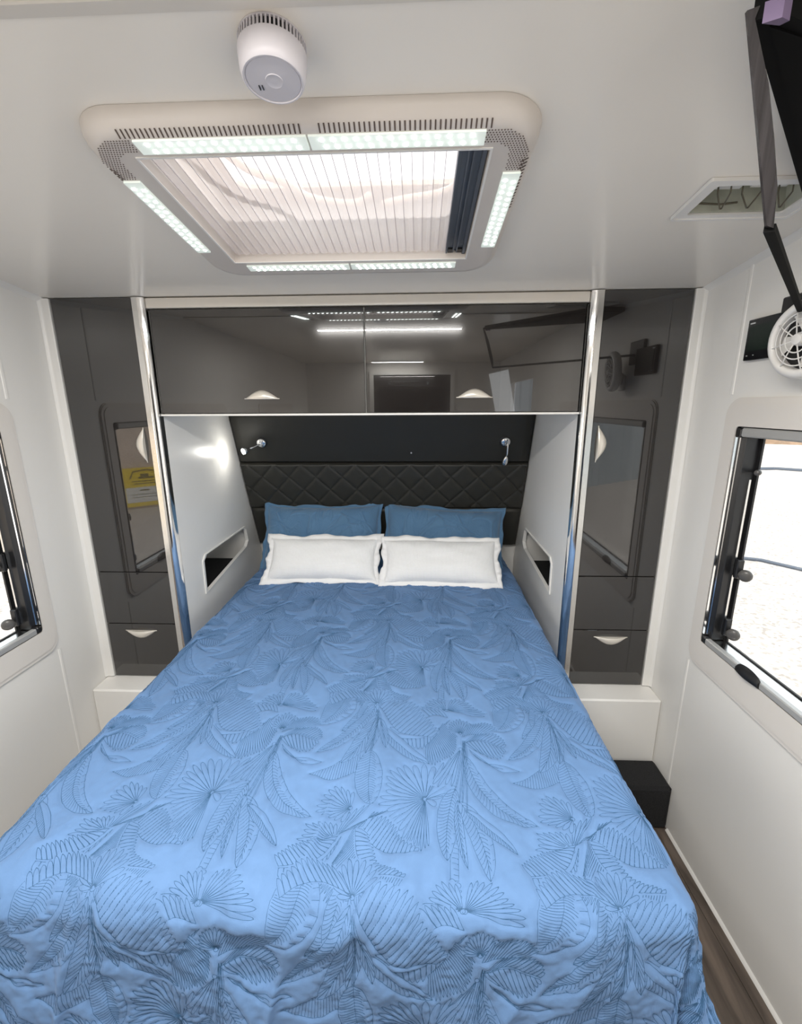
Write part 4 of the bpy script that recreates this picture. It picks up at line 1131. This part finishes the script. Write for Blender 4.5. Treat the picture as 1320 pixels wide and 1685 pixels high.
for (xa, ya), (xb, yb), (xc, yc) in (((.855, -.545), (.898, -.490), (.880, -.549)), ((.908, -.544), (.957, -.492), (.942, -.556)), ((.985, -.545), (1.03, -.492), (1.012, -.549))):
    mb = MB().tube([ceil_map(xa, ya-.004, -.03), ceil_map(xa, ya, -.001), ceil_map(xb-.002, yb, .001), ceil_map(xb+.002, yb, .001), ceil_map(xc, yc, -.001), ceil_map(xc, yc-.004, -.03)], .0017, 6)
    part('spring_clip', mb, M['wire'], t, True, 180, label='bent wire spring')
part('clip_rod', MB().tube([ceil_map(.842, -.49, -.012), ceil_map(.90, -.487, -.010), ceil_map(.935, -.49, -.012)], .0022, 6), M['wire'], t, True)

# ------------------------------------------------------------------ outside
g = struct('ground', MB().box(-60, 60, -60, 60, -.95, -.8), M['gravel'])
# brown bank far to the right
rows = []
for i in range(60):
    x = 4+i*.9; rows.append([(x, 34+.3*math.sin(i*.8)-x*.35, -.8), (x, 34.8-x*.35+.3*math.sin(i*1.3), .1+.12*math.sin(i*2.1)), (x, 36.5-x*.35, .35+.15*math.sin(i*1.7)), (x, 39-x*.35, -.8)])
o = obj('earth_bank', MB().grid(rows), M['earth'], smooth=True); recenter(o); tag(o, 'low brown earth bank beyond the gravel outside the right window', 'bank')
# corrugated fence (seen mirrored in the right cabinet door)
A_, B2 = Vector((2.6, -9.8, 0)), Vector((15, -18.4, 0)); L_ = (B2-A_).length; dd = (B2-A_)/L_; nn = Vector((-dd.y, dd.x, 0))
t = thing('fence', 'grey corrugated metal fence outside, mirrored in the right cabinet door', 'fence', A_-Vector((0, 0, .8)))
NS_ = 8
for q in range(NS_):
    rows = []
    for i in range(61):
        s_ = L_*(q+i/60)/NS_-(.0); p_ = A_+dd*s_+nn*(.06*math.sin(s_*2*PI/.36)); rows.append([(p_.x, p_.y, -.8), (p_.x, p_.y, 2.6)])
    part('sheet', MB().grid(rows), M['iron'], t, True, 180)
# beige wall and yellow sign (seen mirrored in the left cabinet door)
A_, B2 = Vector((-11, -5.2, 0)), Vector((-3.4, -11.2, 0)); L_ = (B2-A_).length; dd = (B2-A_)/L_; nn = Vector((-dd.y, dd.x, 0))
if nn.dot(Vector((0, -5, 0))-A_) < 0: nn = -nn
def wl(s_, n_, z): p_ = A_+dd*s_+nn*n_; return (p_.x, p_.y, z)
t = thing('shed_wall', 'beige rendered wall outside, mirrored in the left cabinet door', 'wall', A_-Vector((0, 0, .8)))
def wlb(s0, s1, n0, n1, z0, z1):
    return MB().add([wl(s_, n_, z) for s_ in (s0, s1) for n_ in (n0, n1) for z in (z0, z1)], [(0, 1, 3, 2), (4, 6, 7, 5), (0, 4, 5, 1), (2, 3, 7, 6), (0, 2, 6, 4), (1, 5, 7, 3)])
part('wall_panel', wlb(0, L_, -.2, 0, -.8, 3.0), M['render'], t)
sc = (Vector((-6.45, -8.67, 0))-A_).dot(dd)
t = thing('sign', 'yellow sign with a dark pictogram outside, mirrored in the left cabinet door', 'sign', wl(sc, .05, -.75))
part('board', wlb(sc-.42, sc+.9, .01, .04, -.74, .20), M['yellow'], t)
part('notice', wlb(sc-.40, sc+.88, .04, .045, -.64, -.27), M['signwhite'], t, label='white lower part of the sign')
mb = MB()
for s0, s1, z0, z1 in ((-.1, .22, -.06, -.02), (-.05, .12, -.02, .05), (-.25, .5, -.13, -.115), (-.22, .45, -.19, -.175), (-.1, .1, -.36, -.33), (-.3, .3, -.45, -.44), (-.3, .3, -.52, -.51)):
    q = wlb(sc+s0, sc+s1, .045, .048, z0, z1); mb.add(q.v, q.f)
mb.tube([wl(sc-.28, .05, -.05), wl(sc-.2, .05, .12), wl(sc+.1, .05, .15), wl(sc+.3, .05, .10), wl(sc+.34, .05, -.02)], .012, 6)
part('pictogram', mb, M['signink'], t)
# shadows of overhead wires on the gravel, laid as dark tubes
for k, (pts, lab) in enumerate((([(5.2, 5.3), (5.6, 5.15), (6.0, 4.6), (6.6, 4.2), (7.6, 3.5)], 'painted shadow of an overhead wire on the gravel outside the right window, the nearer one'),
                                ([(12.6, 15.3), (13.6, 15.4), (14.6, 14.6), (16.5, 13.6)], 'painted shadow of an overhead wire on the gravel outside the right window, the farther one'))):
    o = obj('wire_shadow', MB().tube([(x, y, -.78) for x, y in pts], .03 if k == 0 else .08, 6), mat('wire_shadow_grey', (.16, .18, .22), .6), smooth=True)
    recenter(o); tag(o, lab, 'wire_shadow')
